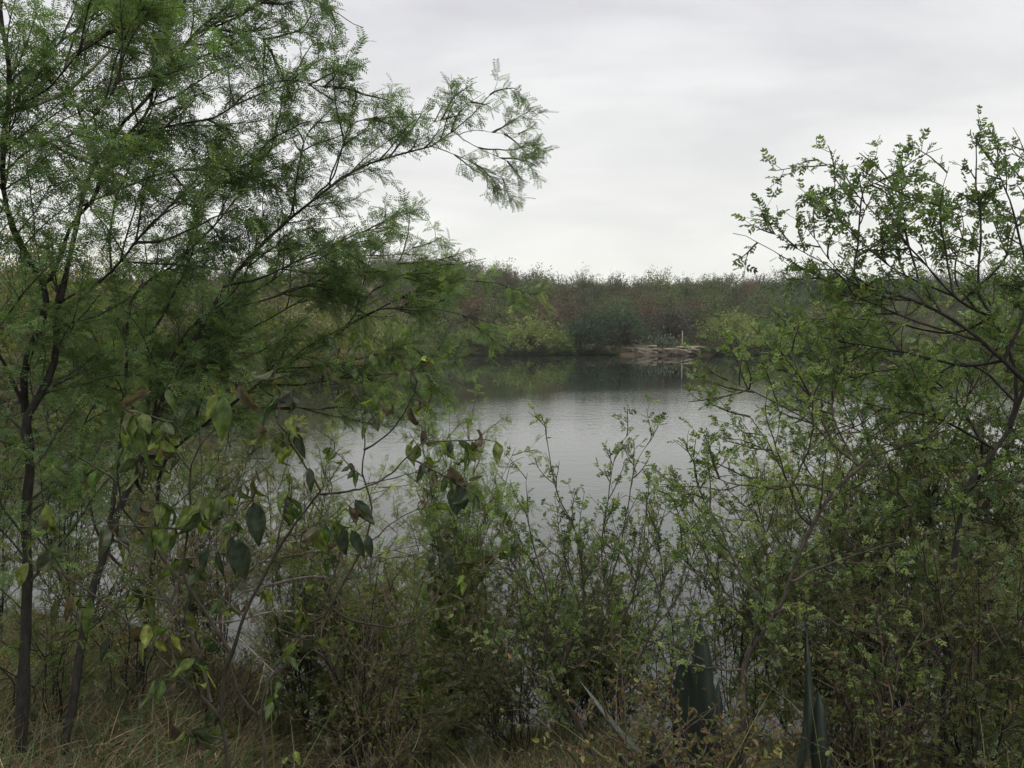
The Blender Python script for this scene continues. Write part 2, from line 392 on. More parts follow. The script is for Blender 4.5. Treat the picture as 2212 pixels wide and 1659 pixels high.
def foliage(acc, P, lf):
    idx, t, p, T = spots(P, lf['dens'], lf.get('tmin', .15), 1.0)
    if len(p) == 0: return
    d = turn(T, lf.get('ang', 50), 15, lf.get('flat', 1.0), lf.get('bias'))
    tm = lf['tm']; sz = lf['size'] * rng.uniform(.65, 1.25, len(p)); c = pick(lf['cols'], len(p), lf.get('var', .2))
    # leaves on one shoot share a tone: some shoots older and duller than others
    tone = rng.uniform(.75, 1.25, (len(P), 1)); c = c * tone[idx]
    fr = frames(d, lf.get('nup', .9), lf.get('jit', .45)); w_ = rng.integers(0, len(tm), len(p))
    for k_, T_ in enumerate(tm):
        s = w_ == k_; cc = c[s]
        if lf.get('brown'):
            n_v = len(T_[0]); x = T_[0][:, 0]; x = (x - x.min()) / (np.ptp(x) + 1e-9)
            br_ = np.clip(rng.normal(lf['brown'], .45, s.sum()), 0, 1.2)[:, None] * (.25 + x[None] ** 1.5)
            br_ = np.clip(br_ + rng.normal(0, .10, br_.shape), 0, 1)[..., None]
            bc = np.array((.062, .046, .030)) * rng.uniform(.5, 1.5, (s.sum(), 1, 1))
            cc = cc[:, None] * (1 - br_) + bc * br_
        if len(T_[0]) == 42:            # paler midrib of a broad leaf
            v_ = np.ones(42); v_[4::5] = 1.5; cc = (cc if cc.ndim == 3 else cc[:, None]) * v_[None, :, None]
        stamp(acc, T_, p[s], fr[s], sz[s], cc)

def px(pts, D):
    """traced points; D one distance or (start, end)"""
    n = len(pts); Ds = np.linspace(D[0], D[1], n) if isinstance(D, tuple) else [D] * n
    return [W(q[0], q[1], q[2] if len(q) > 2 else d_) for q, d_ in zip(pts, Ds)]
def down(p, x=None, dx=0.0, dy=0.0):
    """ground point below p"""
    gx, gy = p[0] + dx, p[1] + dy
    return np.array((gx, gy, gz(gx, gy) - .15))
def stem(pts, D, r0, r1, foot=False, dx=0., dy=0., sc=1.):
    P = px(pts, D)
    if foot: P = [down(P[0], dx=dx, dy=dy)] + P
    return (P, r0, r1, sc)

HUIS = [(.070, .114, .044), (.085, .132, .050), (.056, .094, .036), (.106, .144, .048)]
HUIL = [(.140, .190, .048), (.115, .165, .042), (.095, .145, .038)]
F1 = dict(tm=FEATHER, cols=HUIS, dens=50, size=.060, ang=55, bias=(.35, 0, -.16), tmin=.1, on=(-1, -2))
# --- the big feathery tree at the left: two stems from one foot
A = [
 stem([(45, 1640), (52, 1451), (55, 1396), (62, 1257), (62, 1084), (70, 997), (58, 912), (67, 892), (118, 798), (128, 710), (130, 640), (135, 616)], (3.6, 3.9), .038, .022, True),
 (px([(135, 616), (150, 560), (189, 388), (232, 317), (270, 260), (310, 219), (367, 148), (418, 74), (505, 3), (560, -60)], (3.9, 4.3)), .020, .007, 0.8),
 (px([(60, 1000), (55, 880), (57, 791), (98, 677), (104, 620), (94, 609), (60, 550), (28, 480), (13, 400), (16, 300), (28, 200), (22, 120), (8, 50), (6, -60)], (3.85, 3.9)), .026, .013),
 (px([(104, 620), (111, 600), (135, 542), (158, 480), (202, 431), (236, 350), (276, 293), (330, 225), (345, 120), (380, 0), (395, -60)], (3.9, 4.4)), .017, .006),
 (px([(232, 317), (303, 290), (381, 270), (472, 251), (546, 195), (623, 175), (700, 190), (770, 196)], (3.95, 4.4)), .011, .003, 0.5),
 (px([(202, 441), (286, 398), (371, 371), (440, 362), (505, 360), (600, 330)], (4., 4.6)), .010, .004),
 (px([(418, 74), (500, 45), (573, 5), (640, -15), (720, 20), (785, 60)], (4.2, 4.4)), .009, .003, 0.28),
 (px([(367, 148), (420, 130), (500, 95), (560, 75), (600, 110)], (4.1, 4.5)), .008, .003, 0.6),
 (px([(26, 190), (90, 130), (150, 80), (240, 20), (300, -40)], (3.9, 4.4)), .010, .004),
 (px([(28, 240), (110, 185), (170, 120), (250, 70), (310, 20)], (3.9, 3.5)), .009, .003),
 (px([(15, 360), (70, 320), (150, 290), (200, 250), (260, 170)], (3.9, 3.4)), .009, .003),
 (px([(130, 690), (180, 640), (260, 560), (330, 480), (390, 440)], (3.9, 3.7)), .012, .004),
 (px([(60, 900), (20, 800), (-30, 700), (-60, 560)], (3.9, 3.6)), .015, .005),
]
plant('feathery_tree', 'tall dark-stemmed feathery-leaved tree filling the left edge, its stems forking up against the sky', 'tree', A,
      [dict(dens=13, ln=.72, ang=44, K=9, wob=.10, grav=.02, tmin=.28, r=(.006, .0022), bias=(.12, 0, .05), flat=.8),
       dict(dens=20, ln=.27, ang=48, K=6, wob=.12, grav=-.03, r=(.0020, .0009), flat=.8)], F1)
# --- the second feathery tree: long limb reaching right over the water
B = [
 stem([(132, 1638), (156, 1534), (170, 1430), (184, 1344), (208, 1240), (242, 1153), (262, 1080), (300, 1000), (340, 880), (400, 760), (440, 690), (472, 633), (539, 548), (607, 482), (678, 424), (760, 364), (860, 330), (935, 310), (972, 282), (1015, 248), (1060, 203)], (3.7, 4.9), .034, .003, True, sc=.85),
 (px([(242, 1153), (262, 950), (276, 800), (276, 704), (296, 626), (371, 576), (450, 500), (520, 420), (580, 330), (650, 290)], (4.1, 4.9)), .022, .004, 0.8),
 (px([(898, 320), (960, 326), (1020, 350), (1060, 372), (1095, 392)], (4.75, 4.8)), .005, .0015, .5),
 (px([(970, 295), (1010, 306), (1060, 330), (1100, 348), (1138, 348)], (4.85, 5.0)), .005, .0015, .5),
 (px([(984, 278), (1025, 280), (1065, 284), (1100, 287), (1138, 290)], (4.85, 5.1)), .004, .0015, .45),
 (px([(898, 320), (930, 270), (970, 250), (1010, 224), (1048, 200)], (4.8, 4.7)), .004, .0015, .45),
 (px([(678, 424), (720, 380), (740, 320), (760, 270), (830, 250)], (4.6, 4.7)), .008, .003, 0.6),
 (px([(607, 482), (640, 400), (660, 310), (690, 260)], (4.5, 4.9)), .008, .003, 0.7),
 (px([(472, 633), (560, 600), (650, 560), (740, 520), (790, 500), (845, 492)], (4.3, 4.6)), .010, .003),
 (px([(440, 690), (560, 650), (680, 610), (760, 560), (810, 545)], (4.3, 5.)), .010, .003),
 (px([(300, 1000), (330, 900), (360, 800), (420, 700), (500, 640), (560, 540)], (4.1, 4.5)), .014, .004),
 (px([(276, 760), (340, 700), (380, 620), (420, 520), (430, 420), (480, 360)], (4.2, 4.8)), .013, .004),
]
plant('feathery_tree', 'feathery-leaved tree whose long thin limb reaches right across the sky above the pond', 'tree', B,
      [dict(dens=12, ln=.66, ang=40, K=9, wob=.10, grav=0, tmin=.30, taper=.62, r=(.005, .002), bias=(.10, 0, .03), flat=.8),
       dict(dens=25, ln=.19, ang=46, K=6, wob=.12, grav=-.01, r=(.002, .0009), flat=.8)], dict(F1, dens=50))
# --- third: lower layers, spreading right in front of the far bank
C3 = [
 stem([(300, 1560), (310, 1400), (337, 1150), (350, 1000), (420, 930), (539, 842), (617, 785), (698, 744), (745, 707), (813, 616), (877, 588), (937, 570), (1000, 565), (1050, 558)], (4.6, 5.4), .026, .003, True, sc=.85),
 (px([(745, 707), (813, 671), (877, 664), (942, 666), (1020, 685), (1060, 695), (1090, 705)], (5.1, 5.0)), .008, .002, .55),
 (px([(745, 707), (850, 650), (930, 622), (997, 607), (1070, 612), (1140, 635)], (5.1, 5.5)), .008, .002, .5),
 (px([(539, 842), (640, 830), (740, 815), (840, 805), (900, 800), (935, 820)], (4.8, 5.2)), .010, .002, .9),
 (px([(617, 785), (700, 790), (790, 770), (870, 750), (930, 765), (970, 775)], (4.9, 5.2)), .009, .002, .7),
 (px([(420, 930), (450, 820), (500, 740), (580, 690), (660, 640), (720, 600)], (4.7, 5.0)), .014, .003),
 (px([(350, 1000), (300, 900), (240, 800), (200, 720), (140, 660)], (4.7, 4.9)), .014, .004),
 (px([(310, 1300), (220, 1180), (175, 1000), (175, 930), (210, 860), (260, 790)], (4.6, 5.)), .016, .004),
 (px([(450, 820), (470, 700), (520, 650), (600, 600), (650, 545)], (4.8, 5.2)), .010, .003),
 (px([(813, 616), (860, 570), (900, 530), (905, 500)], (5.2, 5.3)), .004, .001),
 (px([(539, 842), (620, 870), (700, 880), (790, 862)], (4.8, 4.9)), .006, .002),
]
plant('feathery_tree', 'lower feathery tree spreading flat sprays to the right in front of the far bank', 'tree', C3,
      [dict(dens=10, ln=.60, ang=42, K=9, wob=.10, grav=.0, tmin=.26, r=(.005, .002), bias=(.15, 0, -.02), flat=.55),
       dict(dens=20, ln=.22, ang=46, K=6, wob=.12, grav=-.01, r=(.002, .0009), flat=.55)], dict(F1, dens=48, cols=HUIS + HUIL[:1], flat=.7))

# pale limbs of another tree, between the stems
Dp = [
 stem([(-160, 1500), (-140, 1000), (-120, 600), (-60, 330), (30, 236), (118, 216), (175, 175), (240, 110), (300, 60)], (5.2, 5.6), .07, .012, True),
 (px([(-125, 600), (-60, 320), (0, 303), (88, 298), (180, 318), (260, 360), (330, 385)], (5.3, 5.6)), .022, .006),
 (px([(-135, 850), (-40, 720), (60, 705), (135, 697), (189, 677), (253, 667), (330, 650)], (5.2, 5.0)), .028, .008),
 (px([(-140, 1000), (-60, 870), (10, 850), (100, 838), (180, 812), (250, 800)], (5.2, 5.2)), .020, .006),
]
plant('pale_barked_tree', 'tree with pale grey limbs behind the dark stems at the left edge', 'tree', Dp,
      [dict(dens=7, ln=.7, ang=45, K=8, wob=.12, grav=.02, tmin=.45, r=(.006, .002), flat=.7, col=(.12, .11, .10)),
       dict(dens=13, ln=.32, ang=46, K=6, wob=.12, r=(.002, .0009), col=(.10, .09, .08))], dict(F1, dens=30, cols=HUIS + [(.075, .10, .034)]), bark=PALE, bmat=M_PALE)

# --- right hand trees with small ovate leaflets
GRE = [(.060, .100, .030), (.078, .118, .034), (.048, .078, .025), (.098, .130, .036)]
GRY = [(.120, .162, .046), (.098, .140, .042), (.135, .168, .052)]
P1 = dict(tm=PINNATE, cols=GRE, dens=32, size=.056, ang=50, tmin=.1, on=(-1, -2), bias=(0, 0, .1), jit=.6)
Rt = [
 stem([(2040, 1560), (2050, 1300), (2083, 1059), (2122, 1006), (2147, 967), (2182, 915), (2190, 800), (2150, 700), (2105, 622), (2112, 563), (2115, 465), (2100, 380), (2112, 320), (2108, 290)], (3.9, 4.1), .036, .003, True, sc=.75),
 (px([(2182, 915), (2220, 800), (2230, 650), (2200, 520), (2177, 432), (2145, 360), (2122, 325)], (3.9, 4.1)), .022, .003, 0.7),
 (px([(2190, 830), (2100, 720), (2000, 660), (1910, 630), (1847, 599), (1854, 530), (1862, 416), (1877, 406), (1926, 380), (1990, 340), (2035, 320)], (3.9, 4.0)), .016, .002),
 (px([(2150, 700), (2060, 640), (1990, 560), (1903, 475), (1850, 420), (1800, 370), (1766, 344)], (3.95, 4.1)), .010, .002),
 (px([(2060, 640), (1950, 590), (1850, 517), (1790, 450), (1745, 418)], (3.95, 4.2)), .008, .002, .8),
 (px([(1990, 645), (1900, 640), (1818, 589), (1760, 510), (1730, 470)], (3.9, 4.0)), .008, .002, .8),
 (px([(2100, 760), (1980, 700), (1860, 650), (1746, 596), (1654, 543), (1583, 504)], (3.9, 4.0)), .010, .002, .6),
 (px([(1860, 650), (1802, 586), (1720, 537), (1658, 496)], (3.9, 4.1)), .006, .002, .6),
 (px([(2190, 800), (2230, 620), (2225, 450), (2215, 350), (2188, 275)], (3.9, 3.8)), .014, .002, 0.55),
 (px([(2050, 640), (2040, 540), (2030, 440), (2050, 360)], (3.95, 4.3)), .009, .002),
 (px([(2000, 600), (1960, 500), (1950, 420), (1960, 370)], (3.95, 4.3)), .009, .002),
 (px([(2100, 945), (2029, 906), (1958, 892), (1911, 888), (1860, 920), (1800, 945)], (3.9, 3.9)), .012, .003),
 (px([(2147, 967), (2060, 860), (1990, 800), (1900, 800), (1820, 830)], (3.9, 4.2)), .012, .003),
 (px([(2150, 700), (2050, 720), (1930, 700), (1800, 690), (1700, 705)], (3.95, 4.6)), .010, .003),
 (px([(2190, 860), (2120, 800), (2060, 790), (1980, 840), (1890, 870)], (3.9, 4.5)), .010, .003),
 (px([(2147, 967), (2110, 1050), (2010, 1100), (1900, 1090)], (3.9, 4.4)), .010, .003),
 (px([(2110, 640), (2170, 560), (2200, 470), (2250, 400)], (3.9, 4.4)), .010, .003),
 (px([(2130, 680), (2060, 600), (2080, 500), (2060, 420)], (3.95, 4.5)), .009, .002),
 (px([(2190, 800), (2080, 790), (1960, 760), (1860, 745), (1780, 730)], (3.9, 4.3)), .012, .003),
]
plant('small_leaved_tree', 'small-leaved tree with a thick leaning trunk at the right edge, rising against the sky', 'tree', Rt,
      [dict(dens=13, ln=.36, ang=46, K=8, wob=.10, grav=.01, tmin=.26, r=(.0042, .002), bias=(-.14, 0, .0), sd=10),
       dict(dens=14, ln=.17, ang=45, K=5, wob=.10, grav=.02, r=(.002, .001))], dict(P1, dens=36, size=.050, cols=GRE + GRE + GRY[1:2]), lmat=M_SMALL)
Rb = [
 stem([(1990, 1450), (2010, 1100), (1980, 900), (1950, 760), (1965, 650)], (5.3, 5.5), .024, .004, True),
 (px([(2010, 1100), (2080, 900), (2120, 760), (2150, 640)], (5.3, 5.5)), .014, .003),
 (px([(1980, 900), (1880, 810), (1800, 750), (1745, 715)], (5.3, 5.6)), .010, .003),
 (px([(1985, 950), (2080, 860), (2180, 800), (2240, 770)], (5.3, 5.6)), .010, .003),
 (px([(1950, 760), (1890, 700), (1850, 650)], (5.4, 5.6)), .008, .003),
 (px([(1990, 1000), (1880, 940), (1790, 905), (1720, 880)], (5.3, 5.4)), .010, .003),
 (px([(2100, 850), (2160, 740), (2220, 660)], (5.3, 5.6)), .009, .003),
]
plant('small_leaved_tree', 'yellow-green small-leaved tree behind the leaning trunk, in front of the far bank', 'tree', Rb,
      [dict(dens=15, ln=.58, ang=46, K=8, wob=.11, grav=.02, tmin=.22, r=(.0042, .002)),
       dict(dens=12, ln=.22, ang=45, K=5, wob=.10, grav=.02, r=(.002, .001))], dict(P1, dens=46, size=.046, cols=GRY + GRE + [(.12, .13, .04)]), lmat=M_SMALL)
# --- small tree right of centre
St = [
 stem([(1605, 1650), (1605, 1489), (1608, 1436), (1623, 1396), (1651, 1354), (1680, 1311), (1694, 1280), (1719, 1202), (1744, 1148), (1794, 1063), (1844, 1017), (1883, 984), (1960, 960), (2040, 930)], (3.7, 3.9), .028, .006, True),
 (px([(1598, 1443), (1566, 1448), (1537, 1439), (1500, 1420), (1450, 1390)], (3.75, 3.7)), .010, .004),
 (px([(1640, 1346), (1612, 1307), (1555, 1272), (1494, 1222), (1459, 1190), (1420, 1160)], (3.75, 3.9)), .010, .003),
 (px([(1673, 1321), (1719, 1304), (1762, 1320), (1850, 1380), (1980, 1450)], (3.75, 3.7)), .010, .003),
 (px([(1700, 1270), (1719, 1254), (1762, 1229), (1850, 1200), (1950, 1170)], (3.75, 3.9)), .012, .004),
 (px([(1744, 1148), (1727, 1110), (1714, 1070), (1660, 960), (1620, 900)], (3.75, 3.9)), .010, .003),
 (px([(1794, 1063), (1744, 1048), (1673, 1052), (1587, 1048), (1540, 1030)], (3.8, 3.8)), .011, .003),
 (px([(1869, 995), (1797, 959), (1755, 916), (1708, 885), (1623, 842), (1566, 817)], (3.85, 3.9)), .010, .002),
 (px([(1673, 1321), (1600, 1240), (1560, 1150), (1520, 1080), (1500, 1010)], (3.75, 4.0)), .010, .003),
 (px([(1797, 959), (1760, 870), (1720, 800), (1700, 740)], (3.85, 4.1)), .008, .003),
 (px([(1844, 1017), (1800, 900), (1810, 800), (1790, 720)], (3.85, 4.1)), .009, .003),
]
plant('small_leaved_tree', 'slender small tree right of centre with a forked reddish-grey trunk and light green oval leaves', 'tree', St,
      [dict(dens=14, ln=.46, ang=45, K=8, wob=.11, grav=.03, tmin=.30, r=(.0045, .002), bias=(-.08, 0, .05)),
       dict(dens=13, ln=.22, ang=45, K=5, wob=.10, grav=.03, r=(.002, .001))],
      dict(P1, cols=GRE + GRY + GRY, dens=30, size=.044), lmat=M_SMALL, bark=(.066, .056, .048))
# --- centre shrubs, upright shoots in front of the water
Cs = [
 stem([(1285, 1640), (1217, 1510), (1194, 1489), (1234, 1400), (1262, 1300), (1247, 1150), (1217, 1093), (1200, 1032), (1187, 948), (1180, 902)], (4.2, 4.1), .020, .002, True),
 (px([(1230, 1560), (1180, 1450), (1190, 1350), (1180, 1268), (1149, 1150), (1143, 1069), (1139, 1022)], (4.2, 4.0)), .012, .002),
 (px([(1234, 1456), (1285, 1415), (1325, 1388), (1369, 1378), (1419, 1395), (1470, 1415)], (4.2, 4.3)), .014, .006),
 (px([(1234, 1440), (1200, 1340), (1120, 1260), (1060, 1200), (1030, 1150)], (4.2, 4.4)), .010, .003),
 (px([(1262, 1350), (1230, 1250), (1210, 1180), (1190, 1120)], (4.1, 4.2)), .008, .002),
 (px([(1200, 1480), (1120, 1420), (1050, 1380), (1000, 1350)], (4.2, 4.2)), .008, .002),
]
plant('small_leaved_shrub', 'upright shrub in the middle, its tallest leafy shoot standing up against the bright water', 'shrub', Cs,
      [dict(dens=12, ln=.34, ang=32, K=7, wob=.10, grav=.08, tmin=.12, r=(.0035, .0016)),
       dict(dens=11, ln=.15, ang=42, K=5, wob=.10, grav=.05, r=(.0015, .0008))],
      dict(P1, cols=GRE + GRY + GRY, dens=34, size=.040), lmat=M_SMALL, bark=BROWN)
Cs2 = [
 stem([(1360, 1640), (1340, 1500), (1320, 1350), (1300, 1200), (1315, 1090), (1331, 995), (1365, 928)], (4.0, 4.2), .016, .002, True),
 (px([(1310, 1290), (1340, 1180), (1355, 1083), (1372, 1002), (1409, 938)], (4.0, 4.2)), .008, .002),
 (px([(1340, 1500), (1400, 1380), (1430, 1250), (1420, 1150), (1440, 1080)], (4.0, 4.1)), .010, .002),
 (px([(1330, 1400), (1370, 1280), (1380, 1180), (1400, 1110)], (4.0, 3.9)), .008, .002),
 (px([(1400, 1380), (1470, 1280), (1500, 1180), (1490, 1110)], (4.0, 4.1)), .008, .002),
]
plant('small_leaved_shrub', 'shrub with two thin forked shoots above the water, just left of the slender small tree', 'shrub', Cs2,
      [dict(dens=10, ln=.32, ang=32, K=7, wob=.10, grav=.08, tmin=.15, r=(.0035, .0016)),
       dict(dens=11, ln=.15, ang=42, K=5, wob=.10, grav=.05, r=(.0015, .0008))],
      dict(P1, cols=GRE + GRY, dens=36, size=.040), lmat=M_SMALL, bark=BROWN)

# --- broad leaved shrub close to the camera
BL = [(.050, .082, .020), (.080, .110, .022), (.036, .056, .022), (.095, .120, .022), (.028, .042, .022), (.055, .08, .022)]
GR1, YL1, DK1, RB1 = (.055, .082, .022), (.085, .110, .024), (.024, .034, .020), (.058, .048, .032)
Fs = [
 stem([(495, 1659), (464, 1531), (461, 1524), (409, 1472), (333, 1399), (284, 1340), (222, 1288), (180, 1257), (120, 1230)], (2.2, 2.1), .013, .004, True),
 (px([(461, 1524), (443, 1465), (426, 1403), (391, 1340), (333, 1264), (284, 1209), (277, 1180)], (2.2, 2.3)), .008, .003),
 (px([(464, 1531), (485, 1458), (502, 1406), (527, 1330), (568, 1247), (610, 1171), (669, 1091), (688, 1067), (667, 1030), (640, 985), (621, 960), (600, 915)], (2.2, 2.1)), .009, .003),
 (px([(688, 1067), (774, 1061), (836, 1030), (880, 985), (935, 950)], (2.1, 2.15)), .005, .002),
 (px([(499, 1403), (450, 1337), (419, 1292), (388, 1240), (395, 1153), (401, 1081), (401, 1031), (418, 970), (470, 905)], (2.2, 2.0)), .007, .0025),
 (px([(388, 1240), (333, 1174), (287, 1112), (270, 1084), (262, 1000), (290, 930)], (2.2, 2.0)), .006, .002),
 (px([(418, 970), (370, 920), (340, 890)], (2.05, 2.0)), .003, .001),
 (px([(527, 1330), (470, 1280), (430, 1220), (420, 1180)], (2.2, 2.3)), .004, .002),
]
BF = dict(tm=BROAD, cols=BL, dens=44, size=.070, ang=70, tmin=.15, bias=(0, 0, -1.15), nup=.3, jit=.8, brown=-.1, on=(0,), var=.3)
BC = dict(tm=CURLED, cols=[(.07, .05, .033), (.05, .038, .028), (.07, .075, .03)], dens=6, size=.07, ang=70, tmin=.3, bias=(0, 0, -.6), nup=.3, jit=1, brown=.7, on=(0,), var=.3)
plant('broad_leaved_shrub', 'nearest broad-leaved shrub with dark forking stems and drooping browned leaves, lower left', 'shrub', Fs,
      [dict(dens=13, ln=.20, ang=50, K=6, wob=.12, grav=.02, tmin=.46, r=(.0028, .0014), taper=.2)], [BF, BC], extra=[
 (480, 855, 478, 950, 2.0, .42, 0, GR1), (470, 850, 440, 905, 2.0, .4, 0, YL1), (515, 830, 540, 875, 2.0, .4, 1, RB1), (285, 905, 268, 965, 2.0, .5, 0, YL1), (300, 915, 310, 990, 2.0, .42, 0, GR1),
 (265, 880, 300, 850, 2.0, .35, 1, RB1), (270, 965, 245, 1010, 2.05, .42, 0, GR1), (345, 955, 375, 975, 2.0, .45, 0, YL1), (350, 945, 330, 935, 2.0, .45, 0, YL1), (360, 840, 375, 885, 2.0, .3, 0, GR1),
 (548, 1085, 560, 1180, 2.15, .42, 0, DK1), (515, 1165, 525, 1255, 2.15, .5, 0, DK1), (498, 1160, 508, 1240, 2.2, .3, 0, DK1), (450, 1180, 430, 1240, 2.2, .4, 0, DK1), (470, 1190, 478, 1245, 2.2, .35, 0, DK1), (60, 1215, 35, 1270, 2.1, .5, 0, YL1), (75, 1218, 115, 1228, 2.1, .4, 0, YL1),
 (100, 1090, 110, 1150, 2.1, .5, 0, YL1), (195, 1290, 180, 1380, 2.2, .3, 0, GR1), (235, 1370, 215, 1430, 2.2, .3, 0, DK1), (640, 935, 655, 990, 2.1, .4, 0, DK1), (668, 1010, 672, 1062, 2.1, .35, 0, DK1)], lmat=M_BROAD, bark=(.044, .038, .030), S=8)
Fs2 = [
 stem([(572, 1659), (561, 1569), (568, 1482), (603, 1430), (644, 1361), (689, 1299), (720, 1222), (740, 1150)], (2.5, 2.7), .013, .003, True),
 (px([(554, 1562), (523, 1493), (499, 1417), (480, 1330), (500, 1250)], (2.5, 2.6)), .008, .003),
 (px([(644, 1361), (700, 1330), (740, 1260), (780, 1180), (800, 1100), (780, 1021), (786, 960), (779, 899), (783, 822), (790, 775)], (2.6, 2.7)), .007, .002),
 (px([(790, 984), (836, 945), (872, 902), (897, 862), (909, 813), (945, 770)], (2.7, 2.6)), .005, .0015),
 (px([(689, 1299), (760, 1340), (863, 1352), (930, 1305), (981, 1261), (1028, 1231), (1082, 1227), (1116, 1200), (1129, 1172)], (2.6, 2.8)), .006, .002),
 (px([(780, 1180), (850, 1130), (910, 1090), (950, 1020)], (2.7, 2.7)), .004, .0015),
 (px([(836, 1030), (900, 1020), (950, 1030), (1006, 1042)], (2.65, 2.5)), .003, .0015, .2),
 (px([(930, 1305), (960, 1240), (990, 1180), (1010, 1130)], (2.7, 2.9)), .003, .0015),
]
plant('broad_leaved_shrub', 'second broad-leaved shrub reaching over the water with clusters of hanging leaves, left of centre', 'shrub', Fs2,
      [dict(dens=12, ln=.20, ang=50, K=6, wob=.12, grav=.03, tmin=.38, r=(.0024, .0012), taper=.2)],
      [dict(BF, size=.052, dens=52), dict(BC, size=.055, dens=9)], extra=[
 (990, 1045, 983, 1112, 2.5, .62, 0, DK1), (1005, 1045, 1000, 1100, 2.51, .5, 0, DK1), (1012, 1045, 1036, 1098, 2.49, .45, 0, GR1), (1003, 1042, 972, 1020, 2.5, .5, 1, RB1), (1012, 1038, 1042, 1028, 2.5, .22, 0, RB1),
 (868, 800, 882, 850, 2.6, .4, 0, GR1), (900, 805, 930, 840, 2.6, .4, 0, GR1), (765, 760, 745, 800, 2.65, .4, 0, GR1), (800, 765, 815, 800, 2.65, .4, 0, GR1), (885, 880, 893, 910, 2.6, .5, 1, RB1), (913, 930, 915, 955, 2.6, .5, 1, RB1), (920, 960, 945, 955, 2.6, .45, 0, GR1),
 (880, 960, 895, 1005, 2.65, .4, 0, YL1), (705, 1135, 700, 1185, 2.6, .42, 0, DK1), (735, 1135, 745, 1200, 2.6, .42, 0, DK1), (760, 1145, 785, 1205, 2.6, .4, 0, DK1), (795, 1155, 800, 1205, 2.6, .4, 0, DK1), (940, 1195, 925, 1235, 2.65, .35, 0, DK1), (965, 1190, 975, 1240, 2.65, .35, 0, DK1), (1095, 1158, 1085, 1195, 2.7, .5, 0, GR1)], lmat=M_BROAD, bark=(.044, .038, .030), S=8)

# --- light feathery shrub in the water's edge, and bare brown-leaved twigs before it
def bushy(name, label, cat, cx_, cy_, h, sp, n, levels, leaves, r0=.012, **kw):
    """stems fanning up from one foot on the ground"""
    b = np.array((cx_, cy_, gz(cx_, cy_) - .1)); limbs = []
    for i in range(n):
        az = 2 * math.pi * (i + rng.random() * .7) / n; q = rng.uniform(.35, 1) * sp
        top = b + np.array((math.cos(az) * q, math.sin(az) * q * .8, h * rng.uniform(.72, 1.05) * (1 - .25 * q / max(sp, .01))))
        mid = b + (top - b) * .5 + np.array((-math.cos(az) * q * .2, -math.sin(az) * q * .2, h * .07)) + rng.normal(0, .04, 3)
        f = b + np.array((math.cos(az) * .06, math.sin(az) * .06, 0))
        limbs.append(([f, f + (mid - f) * .5 + rng.normal(0, .02, 3), mid, top], r0 * rng.uniform(.7, 1.2), r0 * .2))
    return plant(name, label, cat, limbs, levels, leaves, **kw)
LV = [dict(dens=9, ln=.46, ang=42, K=7, wob=.12, grav=.03, tmin=.06, r=(.0038, .0017)), dict(dens=13, ln=.22, ang=45, K=5, wob=.12, grav=.0, r=(.0016, .0008))]
q = W(985, 1150, 6.0)
bushy('feathery_shrub', 'pale green feathery shrub at the water edge behind the hanging broad leaves', 'shrub', q[0], 5.75, 3.2, .5, 16,
      LV, dict(F1, cols=HUIL + [(.11, .15, .05)], dens=26, size=.065), r0=.010, twigc=(.12, .10, .08))
q = W(790, 1100, 5.0)
bushy('dry_shrub', 'half-bare shrub with pale twigs and shrivelled brown leaves in front of the bright water', 'shrub', q[0], 4.8, 2.15, .6, 12,
      LV, dict(tm=SINGLE, cols=[(.10, .07, .04), (.12, .085, .05), (.08, .10, .03), (.07, .09, .03), (.09, .11, .04)], dens=22, size=.028, ang=60, jit=1, on=(-1, -2)), r0=.010, twigc=(.11, .09, .075))
